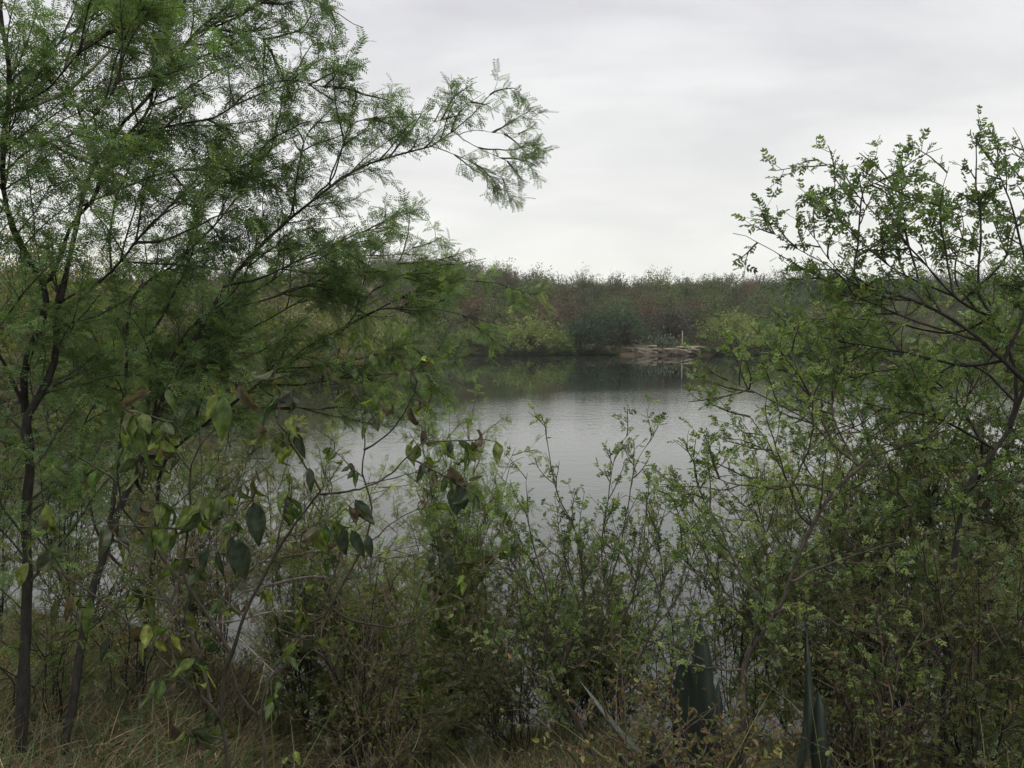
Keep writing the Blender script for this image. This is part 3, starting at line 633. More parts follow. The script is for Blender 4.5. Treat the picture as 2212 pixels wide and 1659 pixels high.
fills = [
 # px at eye level, distance, height, spread, stems, kind, label
 (-40, 5.4, 3.0, .9, 'h', 'dark feathery shrub crowding the feet of the leftmost stems'),
 (110, 6.6, 3.7, 1.1, 'h', 'green feathery shrub behind the two leftmost stems'),
 (300, 7.2, 3.8, 1.1, 'y', 'yellow-green feathery shrub behind the forked broad-leaved shrub'),
 (450, 6.3, 2.9, .9, 'h', 'green feathery shrub behind the nearest drooping leaves'),
 (600, 7.0, 3.0, 1.0, 'y', 'light olive feathery shrub behind the bare stems, left of the dry shrub'),
 (400, 5.4, 2.0, .7, 'o', 'olive twiggy shrub close behind the nearest broad-leaved shrub'),
 (860, 6.3, 1.7, .7, 'h', 'low green feathery shrub at the water edge below the brown leaves'),
 (1060, 5.4, 1.8, .6, 'o', 'olive shrub in front of the pale green feathery one at the water edge'),
 (1110, 4.6, 1.3, .5, 's', 'low shrub left of the twisted trunk in the bottom middle'),
 (1340, 5.4, 1.9, .6, 's', 'green shrub at the water edge behind the forked thin shoots'),
 (1460, 5.6, 1.9, .6, 's', 'green shrub behind the dark pointed agave leaves'),
 (1620, 5.6, 2.5, .7, 's', 'leafy shrub behind the trunk of the slender small tree'),
 (1700, 6.2, 3.0, .8, 'y', 'lighter green feathery shrub behind the left limbs of the slender small tree'),
 (1800, 5.0, 2.4, .8, 's', 'dense green shrub right of the narrow agave leaf'),
 (1930, 5.4, 3.3, .9, 's', 'tall small-leaved shrub between the slender small tree and the leaning trunk'),
 (1960, 4.4, 2.1, .7, 's', 'dense shrub left of the leaning trunk at the right edge'),
 (2110, 5.2, 3.5, .9, 's', 'tall leafy shrub directly behind the leaning trunk at the right edge'),
 (2260, 4.8, 3.2, .9, 's', 'dense shrub filling the right edge below the small-leaved tree'),
 (2230, 4.0, 2.0, .7, 'h', 'feathery dark shrub in the lower right corner'),
 (1980, 6.2, 3.6, 1., 'b', 'tall brown twiggy shrub behind the dense shrubs at lower right'),
 (1860, 6.4, 3.7, 1.1, 'y', 'light green feathery shrub behind the upper limbs of the slender small tree'),
 (2150, 6.4, 4.2, 1.2, 'y', 'tallest lighter green feathery shrub behind the right edge tree'),
 (1850, 4.1, .9, .4, 'b', 'low brown shrub right of the narrow agave'),
 (1930, 3.6, 1.1, .5, 'b', 'low brown shrub before the dense shrubs at the bottom right'),
 (2120, 3.5, 1.4, .5, 's', 'dark leafy shrub nearest the bottom right corner'),
 (900, 6.2, 2.3, .6, 'y', 'light green feathery shrub left of the pale green one at the water edge'),
 (760, 6.9, 2.3, .8, 'o', 'thin olive feathery shrub behind the brown-leaved dry shrub'),
 (1210, 5.5, 1.9, .6, 's', 'green shrub directly behind the tallest upright leafy shoot'),
 (1380, 3.35, .6, .4, 'b', 'twiggy low plant before the large agave'),
 (1560, 3.3, .75, .35, 'b', 'thin brown twiggy plant at the foot of the slender trunk'),
 (800, 3.6, .6, .4, 'b', 'low twiggy plant at the bottom edge right of the second broad-leaved shrub'),
 (730, 6.3, 2.8, .7, 'y', 'light green feathery shrub screening the water left of the dry shrub'),
 (860, 6.7, 2.6, .6, 'y', 'slim light green feathery shrub standing in the water behind the hanging leaves'),
 (630, 6.0, 2.7, .8, 'h', 'green feathery shrub below the long limb of the feathery tree'),
 (1270, 4.9, 1.2, .5, 's', 'low green shrub behind the twisted trunk in the bottom middle'),
 (160, 7.6, 2.2, .9, 'b', 'brown twiggy shrub on the bank behind the left stems'),
 (470, 5.0, .9, .6, 'b', 'low brown brush on the grassy bank behind the forked shrub'),
 (930, 5.1, 1.2, .6, 'o', 'low olive brush under the long dark branch left of centre'),
 (60, 3.9, 1.0, .6, 'h', 'low feathery shrub in the bottom left corner before the stems'),
 (250, 4.4, 1.0, .6, 'b', 'low brown brush between the two dark stems and the forked shrub'),
]
KIND = {
 'h': (LV, dict(F1, dens=34, size=.062, cols=[tuple(.75 * np.array(c_)) for c_ in HUIS]), M_LEAF, TWIG),
 'y': (LV, dict(F1, dens=36, size=.065, cols=HUIL + [(.12, .13, .035)]), M_LEAF, TWIG),
 'o': (LV, dict(F1, dens=26, size=.06, cols=[(.085, .095, .035), (.10, .10, .04), (.07, .085, .03)]), M_LEAF, (.10, .085, .07)),
 's': (LV, dict(P1, dens=34, size=.042, cols=[tuple(.68 * np.array(c_)) for c_ in GRE + GRE + GRY[:1] + [(.080, .095, .032)]]), M_SMALL, BROWN),
 'b': (LV, dict(tm=SINGLE, cols=[(.085, .065, .036), (.07, .095, .03), (.085, .10, .034), (.055, .075, .028)], dens=24, size=.03, ang=60, jit=1, on=(-1, -2)), M_LEAF, (.09, .07, .055)),
}
nm = {'h': 'feathery_shrub', 'y': 'feathery_shrub', 'o': 'feathery_shrub', 's': 'small_leaved_shrub', 'b': 'dry_shrub'}
for x_, D, hh, sp_, kd, lab in fills:
    q = W(x_, 1000, D); lv, lf, lm, tw = KIND[kd]
    lf = dict(lf); ti = rng.uniform(.75, 1.3) * np.array((rng.uniform(.85, 1.3), 1, rng.uniform(.85, 1.1)))     # every shrub has its own green and leaf size
    lf['cols'] = [tuple(ti * np.array(c_)) for c_ in lf['cols'] for _ in range(2)] + [(.085, .062, .035)]
    lf['size'] = lf['size'] * rng.uniform(.75, 1.15); lf['dens'] = lf['dens'] * rng.uniform(.55, 1.0)
    bushy(nm[kd], lab, 'shrub', q[0], D, hh, sp_, 9 if hh > 1 else 7, lv, lf, r0=.0085, lmat=lm, twigc=tw)

# ------------------------------------------------------------------ agaves
m_agave = solid_mat('blue_agave_skin', (.034, .046, .038), (.058, .076, .062), 9, .45, .15, .01, attr=True, spec=.4, stretch=(1, 1, .25))
def agave(label, cx_, cy_, lvs):
    b = np.array((cx_, cy_, gz(cx_, cy_))); rt = root('agave', label, 'agave', tuple(b))
    for (tip, wd, bulge, shade) in lvs:
        tip = np.array(tip); ln = np.linalg.norm(tip - b); K = 26
        out_ = np.array((tip[0] - b[0], tip[1] - b[1], 0)); out_ = out_ / (np.linalg.norm(out_) + 1e-6)
        P = resample([b + out_ * .07, b + (tip - b) * .45 + out_ * bulge * ln, tip], K)
        T = unit(np.gradient(P, axis=0)); side = unit(np.cross(T, out_ + np.array((0, -.35, .15)))); up = np.cross(side, T)
        u = np.linspace(0, 1, K); prof = np.interp(u, [0, .12, .45, .8, .96, 1], [.62, .6, 1, .62, .10, .0]) * wd / 2 + .0015
        V = []
        cs = [(-1, .30), (-.55, .06), (0, -.02), (.55, .06), (1, .30), (.5, -.16), (0, -.26), (-.5, -.16)]
        for i in range(K):
            tooth = 1 + (.07 if i % 2 else -.03) * (u[i] < .93)
            for (s_, z_) in cs:
                e_ = tooth if abs(s_) == 1 else 1
                V.append(P[i] + side[i] * prof[i] * s_ * e_ + up[i] * prof[i] * z_)
        n8 = len(cs); F = [(i * n8 + j, i * n8 + (j + 1) % n8, (i + 1) * n8 + (j + 1) % n8, (i + 1) * n8 + j) for i in range(K - 1) for j in range(n8)]
        ac = Acc(); ac.add(V, F, (shade, shade, shade)); ac.build('leaf', m_agave, rt, True)
q = W(1500, 1700, 3.75); cx0, cy0 = q[0], q[1]
agave('large agave with broad dark upright leaves and one pale saw-edged leaf leaning left', cx0, cy0,
      [(W(1512, 1330, 3.72), .150, .05, .72), (W(1478, 1400, 3.62), .150, .0, .62), (W(1552, 1470, 3.9), .11, .1, .8), (W(1252, 1470, 3.95), .115, .10, 1.75), (W(1588, 1525, 3.6), .10, .14, 1.5),
       (W(1410, 1580, 3.5), .13, .2, 1.2), (W(1640, 1620, 3.9), .12, .2, 1.3), (W(1440, 1540, 4.1), .13, .12, 1.4), (W(1330, 1620, 3.7), .11, .2, 1.3)])
q = W(1755, 1700, 3.65)
agave('narrow agave with a single tall dark leaf right of the slender small tree', q[0], q[1],
      [(W(1742, 1345, 3.62), .118, .0, .72), (W(1768, 1490, 3.66), .10, .05, .8), (W(1870, 1650, 3.8), .10, .2, 1.2), (W(1680, 1650, 3.5), .09, .2, 1.2), (W(1790, 1610, 3.9), .09, .15, 1.)])

# ------------------------------------------------------------------ grass, litter, dead branches on the near bank
def blades(acc, N_, xr, yr, h, wd, cols, lean=.35, dens_fn=None):
    x = rng.uniform(*xr, N_); y = rng.uniform(*yr, N_); z = ground(x, y); k_ = z > .12
    if dens_fn is not None: k_ &= rng.random(N_) < dens_fn(x, y)
    x, y, z = x[k_], y[k_], z[k_]; M_ = len(x); b = np.stack([x, y, z - .02], 1)
    d = np.stack([rng.normal(0, lean, M_), rng.normal(0, lean, M_), np.ones(M_)], 1)
    P = walk(b, d, h * rng.uniform(.4, 1.3, M_), 6, .05, np.array((0, 0, -.10)))
    s_ = unit(np.cross(P[:, 1] - P[:, 0], rng.normal(0, 1, (M_, 3)))); wv = wd * np.array([1, 1, .9, .7, .4, .05]) * .5
    Lf = P - s_[:, None] * wv[None, :, None]; Rg = P + s_[:, None] * wv[None, :, None]
    V = np.stack([Lf, Rg], 2).reshape(M_, 12, 3); F = [(2 * i, 2 * i + 1, 2 * i + 3, 2 * i + 2) for i in range(5)]
    acc.add(V, F, pick(cols, M_, .25))
patch = lambda x, y: np.clip(.55 + .6 * wav(x, y, 1.3), .1, 1)
g = Acc(); TAN = [(.17, .13, .07), (.13, .10, .055), (.10, .072, .042), (.24, .19, .11), (.08, .10, .04), (.065, .09, .032), (.07, .10, .035)]
blades(g, 60000, (-6.5, 1.4), (2.2, 8.7), .24, .0032, TAN, .75, patch)
blades(g, 14000, (.8, 6.5), (2.2, 7), .22, .0032, TAN[1:], .75, patch)
blades(g, 30000, (-4.5, .6), (2.4, 6), .24, .0034, TAN, 1.0)
blades(g, 9000, (-4.5, .6), (2.4, 6), .20, .007, TAN[2:], 1.2)
tag(g.build('dry_grass', M_GRASS), 'tan dry grass covering the near bank', 'grass', kind='stuff')
g = Acc(); blades(g, 16000, (-5.5, 5), (2.0, 7.5), .26, .006, [(.05, .085, .03), (.07, .10, .035), (.04, .07, .028)], .5, lambda x, y: np.clip(.25 - .7 * wav(x, y, 1.3), .03, 1))
blades(g, 90, (-1.5, 2.2), (2.9, 4.6), .80, .005, [(.11, .13, .05), (.09, .11, .04), (.16, .14, .07)], .7)
tag(g.build('green_grass', M_GRASS), 'green grass and long arching blades on the near bank', 'grass', kind='stuff')
g = Acc(); Nl = 9000; x = rng.uniform(-5.5, 6, Nl); y = rng.uniform(2, 7.5, Nl); z = ground(x, y); k_ = z > .15
pp = np.stack([x, y, z + .015], 1)[k_]; fr = frames(np.stack([rng.normal(0, 1, k_.sum()), rng.normal(0, 1, k_.sum()), rng.normal(0, .2, k_.sum())], 1), 1, .4)
stamp(g, t_single(.55, .3), pp, fr, rng.uniform(.015, .05, len(pp)), pick([(.12, .08, .05), (.09, .06, .04), (.17, .13, .09), (.06, .045, .03)], len(pp), .3))
tag(g.build('leaf_litter', M_GRASS), 'fallen brown leaves scattered on the near bank', 'leaf litter', kind='stuff')
for i, (pts, D, lab) in enumerate([
    ([(560, 1215), (700, 1190), (850, 1205), (960, 1180)], (5.8, 6.2), 'pale dead branch lying across the brush under the hanging dark leaves'),
    ([(430, 1190), (560, 1175), (640, 1150), (700, 1120)], (6., 6.4), 'upper pale dead branch lying behind the forked stems'),
    ([(520, 1280), (680, 1245), (800, 1270)], (5.6, 5.9), 'lower pale dead branch lying behind the forked stems'),
    ([(380, 1330), (480, 1345), (600, 1320), (690, 1330)], (5.2, 5.4), 'short grey dead branch lying low on the bank')]):
    P = px(pts, D); lm = [(P, .012, .004)]
    for _ in range(5):
        j = rng.integers(0, len(P)); s_ = P[j]; lm.append(([s_, s_ + rng.normal(0, .15, 3) + (.1, 0, .1), s_ + rng.normal(0, .3, 3) + (.25, 0, .15)], .006, .002))
    rt = root('dead_branch', lab, 'dead branch', tuple(P[0]))
    Q = np.stack([resample(q_[0], 14) for q_ in lm]); t = Acc(); tubes(t, Q, np.stack([np.linspace(q_[1], q_[2], 14) for q_ in lm]), (.20, .18, .155), 6)
    Q2 = shoot(Q, 5, .35, 40, 6, .15, -.02, 0.1); tubes(t, Q2, taper_r(len(Q2), 6, .0035, .0012), (.15, .13, .11), 3)
    Q3 = shoot(Q2, 5, .16, 45, 5, .15, 0); tubes(t, Q3, taper_r(len(Q3), 5, .0018, .0008), (.14, .12, .10), 3); t.build('branch', M_PALE, rt)

# ------------------------------------------------------------------ far bank
def clouds_of_leaves(acc, tw, x, y, h, rad, cols, nspr=46, nl=9, size=.2, twig=None, up=.9, z0=None, var=.12, low=.1, leaf1=None):
    """bushes seen from far off: arching sprays from the foot with leaf clumps along them"""
    B = len(x); z = ground(x, y) if z0 is None else z0; b = np.stack([x, y, z], 1)
    idx = np.repeat(np.arange(B), nspr); M_ = len(idx)
    az = rng.uniform(0, 2 * math.pi, M_); el = np.arcsin(rng.uniform(low, 1, M_))
    lump = 1 + .22 * np.sin(3 * az + idx * 1.7) + .14 * np.sin(5 * el * 2 + idx * 2.3 + az)
    r_ = lump * rng.uniform(.78, 1.0, M_)
    tip = np.stack([np.cos(az) * np.cos(el) * rad[idx] * r_, np.sin(az) * np.cos(el) * rad[idx] * r_, np.sin(el) ** up * h[idx] * r_], 1)
    K = 6; u = np.linspace(.0, 1, K)[None, :, None]
    bend = tip[:, None] * u; bend[..., 2] += (np.sin(u[..., 0] * math.pi) * .12 * h[idx][:, None])
    bend += np.cumsum(rng.normal(0, .02, (M_, K, 3)), 1) * h[idx][:, None, None]
    P = b[idx][:, None] + bend
    if tw is not None: tubes(tw, P[::3], taper_r(len(P[::3]), K, .035, .008) * np.clip(h[idx][::3, None] / 4, .4, 1.2), twig if twig is not None else (.08, .065, .055), 3)
    n_ = nl; t = rng.uniform(.40, 1.0, (M_, n_)) ** .8; uu = np.clip(t, 0, .999) * (K - 1); k_ = np.minimum(uu.astype(int), K - 2)
    rows = np.arange(M_)[:, None]; a_ = P[rows, k_]; b_ = P[rows, k_ + 1]; pos = a_ + (b_ - a_) * (uu - k_ + np.clip(t - 1, 0, 1))[..., None]
    pos = (pos + rng.normal(0, .035, pos.shape) * h[idx][:, None, None]).reshape(-1, 3)
    pos[:, 2] = np.maximum(pos[:, 2], np.repeat(z[idx], n_) + .05)
    d = unit(rng.normal(0, 1, (len(pos), 3)) + np.array((0, 0, .25))); fr = frames(d, .8, .7)
    ci = np.repeat(idx, n_); cc = np.array(cols)[ci] * np.repeat(rng.uniform(1 - var, 1 + var, (M_, 1)), n_, 0) * rng.uniform(.9, 1.1, (len(pos), 1))
    sz = size * rng.uniform(.5, 1.3, len(pos)) * np.clip(h[ci] / 3.2, .6, 1.6)
    stamp(acc, leaf1 or FARLEAF, pos, fr, sz, cc)
FARLEAF = (np.array([(0, 0, 0), (.5, .22, .05), (1, 0, -.05), (.5, -.22, .05), (.25, .3, 0), (.55, .62, .1), (.9, .7, 0), (.62, .42, -.05)]), np.array([(0, 1, 2, 3), (4, 5, 6, 7)]))
DIAM = (np.array([(0, 0, 0), (.5, .28, .05), (1, 0, -.05), (.5, -.28, .05)]), np.array([(0, 1, 2, 3)]))
# the mass of brush over the hillside
def hill_pts(n_, x0, x1, d0, d1):
    x = rng.uniform(x0, x1, n_); y = rng.uniform(d0, d1, n_); return x, y
x, y = hill_pts(2700, -95, 130, 99, 215)
k_ = (np.abs(x) < y * .68 + 6) & (rng.random(len(x)) < np.clip(1.25 - (y - 99) / 190, .5, 1)); x, y = x[k_], y[k_]
h_ = rng.uniform(1.6, 4.0, len(x)) * np.where(rng.random(len(x)) > .93, 1.55, 1) * (1 + .25 * wav(x, y, .12)).clip(.6, 1.4); rd = h_ * rng.uniform(.55, .85, len(x))
PX = 1106 + x / y * FPX                                     # where along the bank: kinds of brush change from place to place
OL = np.array((.058, .072, .034)); BRN = np.array((.068, .054, .038)); DG = np.array((.034, .050, .030)); YG = np.array((.10, .115, .048)); GRYG = np.array((.095, .095, .065))
wb_ = np.clip(.56 + .5 * wav(x, y, .06, 1) - .35 * sm(14, 34, x) + .25 * sm(150, 120, y) * sm(0, 25, y - 104), 0, 1)
r1 = rng.random(len(x)); cols = np.where((r1 < wb_)[:, None], BRN, OL)
r2 = rng.random(len(x)); cols = np.where((r2 < .10)[:, None], DG, cols); cols = np.where((r2 > .92)[:, None], YG * .8, cols)
cols = np.where(((y > 165) & (x > 8) & (r2 > .45) & (r2 < .8))[:, None], GRYG, cols)
cols = cols * rng.uniform(.5, 1.5, (len(x), 1)) * rng.uniform(.92, 1.08, (len(x), 3))
ac = Acc(); tw = Acc(); clouds_of_leaves(ac, None, x, y, h_, rd, cols * 1.12, 84, 14, .21, low=.0, leaf1=DIAM)
tag(ac.build('hillside_brush', M_FAR), 'dense brown and olive brush covering the hillside beyond the pond', 'brush', kind='stuff')
# shore scrub on the left bank and far bank, each a thing
def far_tree(name, label, pxx, D, pytop, rad, col, group=None, spr=330, nl=13, size=.26, foot=None, low=.0, twig=None, up=.9):
    q = W(pxx, 700, D); x0, y0 = q[0], q[1]; z0 = gz(x0, y0); top = W(pxx, pytop, D)[2]; hh = top - z0
    rt = root(name, label, 'tree' if 'tree' in name else 'shrub', (x0, y0, z0), group)
    ac, tw = Acc(), Acc(); A1 = np.array
    clouds_of_leaves(ac, tw, A1([x0]), A1([y0]), A1([hh]), A1([rad]), [np.array(col) * 1.12], spr, nl, size / float(np.clip(hh / 3.2, .6, 1.6)), twig, up, A1([z0]), .28, low)
    nt = 4; d = np.stack([rng.normal(0, .35, nt), rng.normal(0, .35, nt), np.ones(nt)], 1)
    T_ = walk(np.repeat([[x0, y0, z0 - .2]], nt, 0), d, np.full(nt, hh * .75), 7, .12, .05)
    tubes(tw, T_, taper_r(nt, 7, .022 * hh, .006 * hh), twig or (.07, .06, .05), 5); tw.build('trunk' if 'tree' in name else 'stems', M_BARK, rt); ac.build('crown', M_FAR, rt); return rt
LGc, MGc, DGc = (.105, .140, .045), (.060, .090, .038), (.030, .052, .030)
FT = [
 ('feathery_bush', 'light green bush hanging over the far shore left of the dark green trees', 1145, 97, 676, 5.0, (.13, .165, .05)),
 ('feathery_bush', 'low light green bush dipping towards the water at the left of the far shore', 1020, 97, 712, 4.5, (.085, .12, .042)),
 ('feathery_bush', 'small light green bush at the waterline touching the dark green trees', 1215, 96.5, 715, 2.3, LGc),
 ('evergreen_tree', 'dark green tree on the far shore, left one of the dark pair', 1262, 98.5, 660, 4.2, DGc),
 ('evergreen_tree', 'dark green tree on the far shore, right one of the dark pair', 1348, 99, 645, 4.6, (.034, .058, .032)),
 ('grey_bush', 'dull grey-brown bush above the cactus on the far shore', 1450, 104, 655, 4.5, (.050, .046, .040)),
 ('feathery_bush', 'light green bush on the far shore right of the white stake', 1585, 98, 670, 4.4, (.135, .165, .05)),
 ('feathery_bush', 'lower light green bush drooping to the water right of the white stake', 1660, 96.8, 704, 3.2, (.12, .15, .045)),
 ('dark_bush', 'dark bush at the waterline below the light green bush', 1650, 98.5, 722, 4.0, (.040, .042, .034)),
 ('grey_bush', 'dark grey leafless bush behind the shore bushes at right', 1720, 112, 665, 6.0, (.050, .043, .042)),
 ('feathery_bush', 'yellow-green tree-like bush on the right of the far shore', 1800, 103, 650, 4.2, (.13, .14, .04)),
 ('feathery_bush', 'light green bush with level sprays at the right of the far shore', 1790, 95.5, 712, 3.6, LGc),
 ('feathery_bush', 'green bush on the far shore behind the slender small tree', 1900, 97, 700, 5.0, MGc),
 ('feathery_bush', 'pale olive bush on the far shore at the right edge', 2060, 100, 690, 6.0, (.09, .10, .045)),
 ('feathery_bush', 'broad green bush at the far right of the far shore', 2190, 102, 670, 6.0, MGc),
 ('leafy_tree', 'broad dark green tree at the waterline left of the light green bushes', 905, 96.5, 668, 5.5, (.045, .065, .035)),
 ('leafy_tree', 'tall green tree on the left shoulder of the hill', 950, 125, 566, 6.5, MGc),
 ('leafy_tree', 'rounded green tree topping the hill at left', 1010, 135, 549, 5.5, (.07, .10, .04)),
 ('leafy_tree', 'green tree on the hill shoulder behind the tips of the low feathery sprays', 870, 122, 556, 6, (.065, .085, .04)),
 ('evergreen_tree', 'dark tree on the hill crest behind the right hand tree', 1740, 150, 556, 5.5, DGc),
 ('evergreen_tree', 'large dark tree on the hill at the right edge', 2010, 140, 560, 7.5, DGc),
 ('evergreen_tree', 'dark tree at the far right end of the hill', 2160, 150, 545, 8, (.036, .055, .032)),
]
for nme, lab, a1, a2, a3, a4, a5 in FT: far_tree(nme, lab, a1, a2, a3, a4, a5, low=-.12 if a2 < 104 else 0)
# rounded crowns standing out of the brush on the slope
hs = [(1075, 112, 0), (1120, 128, 1), (1185, 108, 2), (1170, 140, 0), (1235, 118, 2), (1290, 135, 1), (1330, 118, 0), (1395, 112, 2), (1380, 150, 1), (1440, 128, 0), (1500, 114, 2), (1480, 145, 1), (1540, 132, 0), (1585, 118, 1), (1620, 150, 2), (1655, 125, 0), (1700, 138, 1), (960, 108, 0), (1010, 118, 2), (905, 112, 1), (1540, 160, 1), (1260, 158, 0), (1100, 155, 2), (1330, 162, 1)]
where = ['low on the slope above the gap between the two light green shore bushes', 'mid-slope above the light green shore bush', 'low on the slope right behind the light green shore bush', 'near the skyline above the light green shore bush',
 'just behind the dark green shore pair', 'high above the left one of the dark shore pair', 'mid-slope above the dark shore pair', 'just right of the dark shore pair, behind the cactus', 'under the skyline left of the cactus', 'mid-slope straight above the cactus',
 'low on the slope behind the white stake', 'under the skyline above the white stake', 'mid-slope right of the white stake', 'mid-slope above the light green bush right of the stake', 'under the skyline, upper right of the stake', 'mid-slope beside the tips of the right edge tree', 'high on the slope behind the right edge tree',
 'low on the slope behind the low feathery sprays', 'low on the slope at the tip of the low feathery sprays', 'low on the slope at the left end, behind the feathery sprays', 'on the skyline right of the white stake', 'on the skyline above the dark shore pair', 'on the skyline above the left shore bush', 'on the skyline left of the cactus']
for (px_, D, kd), wh in zip(hs, where):
    hh = rng.uniform(4.0, 5.8); q = W(px_, 700, D); zt = gz(q[0], q[1]) + hh
    yt = 829.5 - FPX * math.tan(math.atan2(zt - CAM_Z, D) + PITCH)
    far_tree('hillside_tree', ['olive', 'dark green', 'reddish brown'][kd] + ' tree ' + wh,
             px_, D, yt, rng.uniform(2.6, 3.8), [(.078, .100, .040), (.042, .062, .030), (.092, .062, .046)][kd], 'rounded trees on the hillside', 230, 13, .24)
# left bank: yellow green and green trees behind the feathery trees
LB = [(880, 80, 668, 4.0, LGc, 'light green bush at the corner of the left bank near the far shore'), (790, 66, 655, 4.0, (.12, .145, .045), 'bright green tree on the left bank behind the low feathery sprays'),
      (700, 56, 640, 4.0, (.13, .14, .04), 'yellow-green tree on the left bank close to the water'), (600, 50, 600, 4.5, (.12, .13, .04), 'yellow-green tree on the left bank behind the long limb'),
      (470, 50, 560, 5.5, (.10, .12, .04), 'green tree on the left bank behind the second feathery tree'), (330, 52, 600, 5, (.10, .10, .04), 'olive tree on the left bank behind the middle stems'),
      (200, 46, 560, 5, (.15, .14, .035), 'yellowing tree on the left bank behind the forked stems'), (90, 44, 475, 4.5, (.17, .14, .035), 'golden yellow tree on the left bank showing between the leftmost stems'),
      (-20, 46, 500, 5, (.08, .09, .035), 'olive tree on the left bank at the left edge')]
for a1, a2, a3, a4, a5, lab in LB: far_tree('bank_tree', lab, a1, a2, a3, a4, a5, size=.19, spr=460, nl=15, low=-.05)
# low scrub along the left bank and behind
x = rng.uniform(-75, -13, 420); y = rng.uniform(43, 97, 420); k_ = ground(x, y) > .3; x, y = x[k_], y[k_]; h_ = rng.uniform(1.5, 4.2, len(x))
cols = 1.3 * pick([tuple(OL), tuple(YG * .8), tuple(BRN), MGc], len(x), .2); ac = Acc(); clouds_of_leaves(ac, None, x, y, h_, h_ * .65, cols, 40, 9, .2)
tag(ac.build('left_bank_brush', M_FAR), 'mixed olive brush covering the left bank of the pond', 'brush', kind='stuff')
x = rng.uniform(-13, 62, 800); y = rng.uniform(93.2, 101, 800); k_ = (ground(x, y) > -.1) & ~((x > 12.5) & (x < 22) & (y < 98.5)); x, y = x[k_], y[k_]; h_ = rng.uniform(.6, 1.9, len(x))
cols = pick([tuple(OL), tuple(DG), tuple(BRN * .7), (.05, .05, .03)], len(x), .2); ac = Acc(); clouds_of_leaves(ac, None, x, y, h_, h_ * .8, cols, 30, 9, .2)
x = rng.uniform(-13, 62, 900); y = 94.6 + 1.2 * np.sin(x * .23) + .8 * np.sin(x * .61 + 2) + rng.normal(.6, .5, 900); k_ = ~((x > 12) & (x < 23)); x, y = x[k_], y[k_]; h_ = rng.uniform(.35, 1.0, len(x))
clouds_of_leaves(ac, None, x, y, h_, h_ * 1.2, pick([tuple(OL * .9), tuple(DG), (.05, .045, .03), (.07, .095, .035)], len(x), .2), 26, 8, .2, z0=np.maximum(ground(x, y), 0))
tag(ac.build('shore_undergrowth', M_FAR), 'dark low undergrowth along the far waterline', 'undergrowth', kind='stuff')
x = np.r_[rng.uniform(-40, -11.5, 420), rng.uniform(-16, -11.5, 300)]; y = np.r_[rng.uniform(40.5, 46, 420), rng.uniform(42, 96, 300)]; k_ = ground(x, y) > -.1; x, y = x[k_], y[k_]; h_ = rng.uniform(.5, 1.8, len(x))
cols = 1.3 * pick([tuple(OL), tuple(YG), MGc, tuple(BRN * .8)], len(x), .2); ac = Acc(); clouds_of_leaves(ac, None, x, y, h_, h_ * .9, cols, 40, 10, .16)
tag(ac.build('left_bank_undergrowth', M_FAR), 'low undergrowth hanging over the left bank waterline', 'undergrowth', kind='stuff')
# bare crowns breaking the skyline
SK = [(1325, 578, 'bare round-topped tree standing above the skyline in the middle'), (1240, 580, 'thin bare tree on the skyline left of the round-topped one'), (1205, 575, 'bare twiggy tree on the skyline above the brown brush'), (1110, 572, 'dark bare tree on the left part of the skyline'), (1150, 577, 'small bare tree on the skyline above the light green shore bush'),
      (1570, 583, 'pale bare tree on the skyline left of the right hand tree'), (1640, 580, 'pale bare tree on the skyline touching the tips of the right hand tree'), (1475, 586, 'small dark tree on the skyline right of centre'), (1420, 585, 'rounded olive tree on the skyline right of centre')]
for i, (a1, a3, lab) in enumerate(SK):
    D = 172 + 3 * (i % 3); q = W(a1, 700, D); x0, y0 = q[0], q[1]; z0 = gz(x0, y0); hh = W(a1, a3, D)[2] - z0
    rt = root('skyline_tree', lab, 'tree', (x0, y0, z0)); b = np.repeat([[x0, y0, z0 - .2]], 5, 0)
    P = walk(b, np.stack([rng.normal(0, .3, 5), rng.normal(0, .3, 5), np.ones(5)], 1), np.full(5, hh * .8), 8, .1, .05); t = Acc(); tubes(t, P, taper_r(5, 8, .12, .04), (.06, .05, .045), 4); Q = shoot(P, 3.2, 1.5, 40, 6, .12, .05, .3); tubes(t, Q, taper_r(len(Q), 6, .035, .016), (.07, .06, .05), 3)
    Q2 = shoot(Q, 3.2, .8, 40, 5, .12, .03); tubes(t, Q2, taper_r(len(Q2), 5, .018, .010), (.08, .065, .055), 3); t.build('trunk', M_BARK, rt)
    ac = Acc(); foliage(ac, Q2, dict(tm=[FARLEAF], cols=[[(.06, .05, .04)], [(.10, .10, .06)], [(.045, .06, .035)]][[0, 0, 0, 2, 0, 1, 1, 2, 1][i]], dens=[1.6, 7][i in (3, 7, 8)], size=.15)); ac.build('crown', M_FAR, rt)

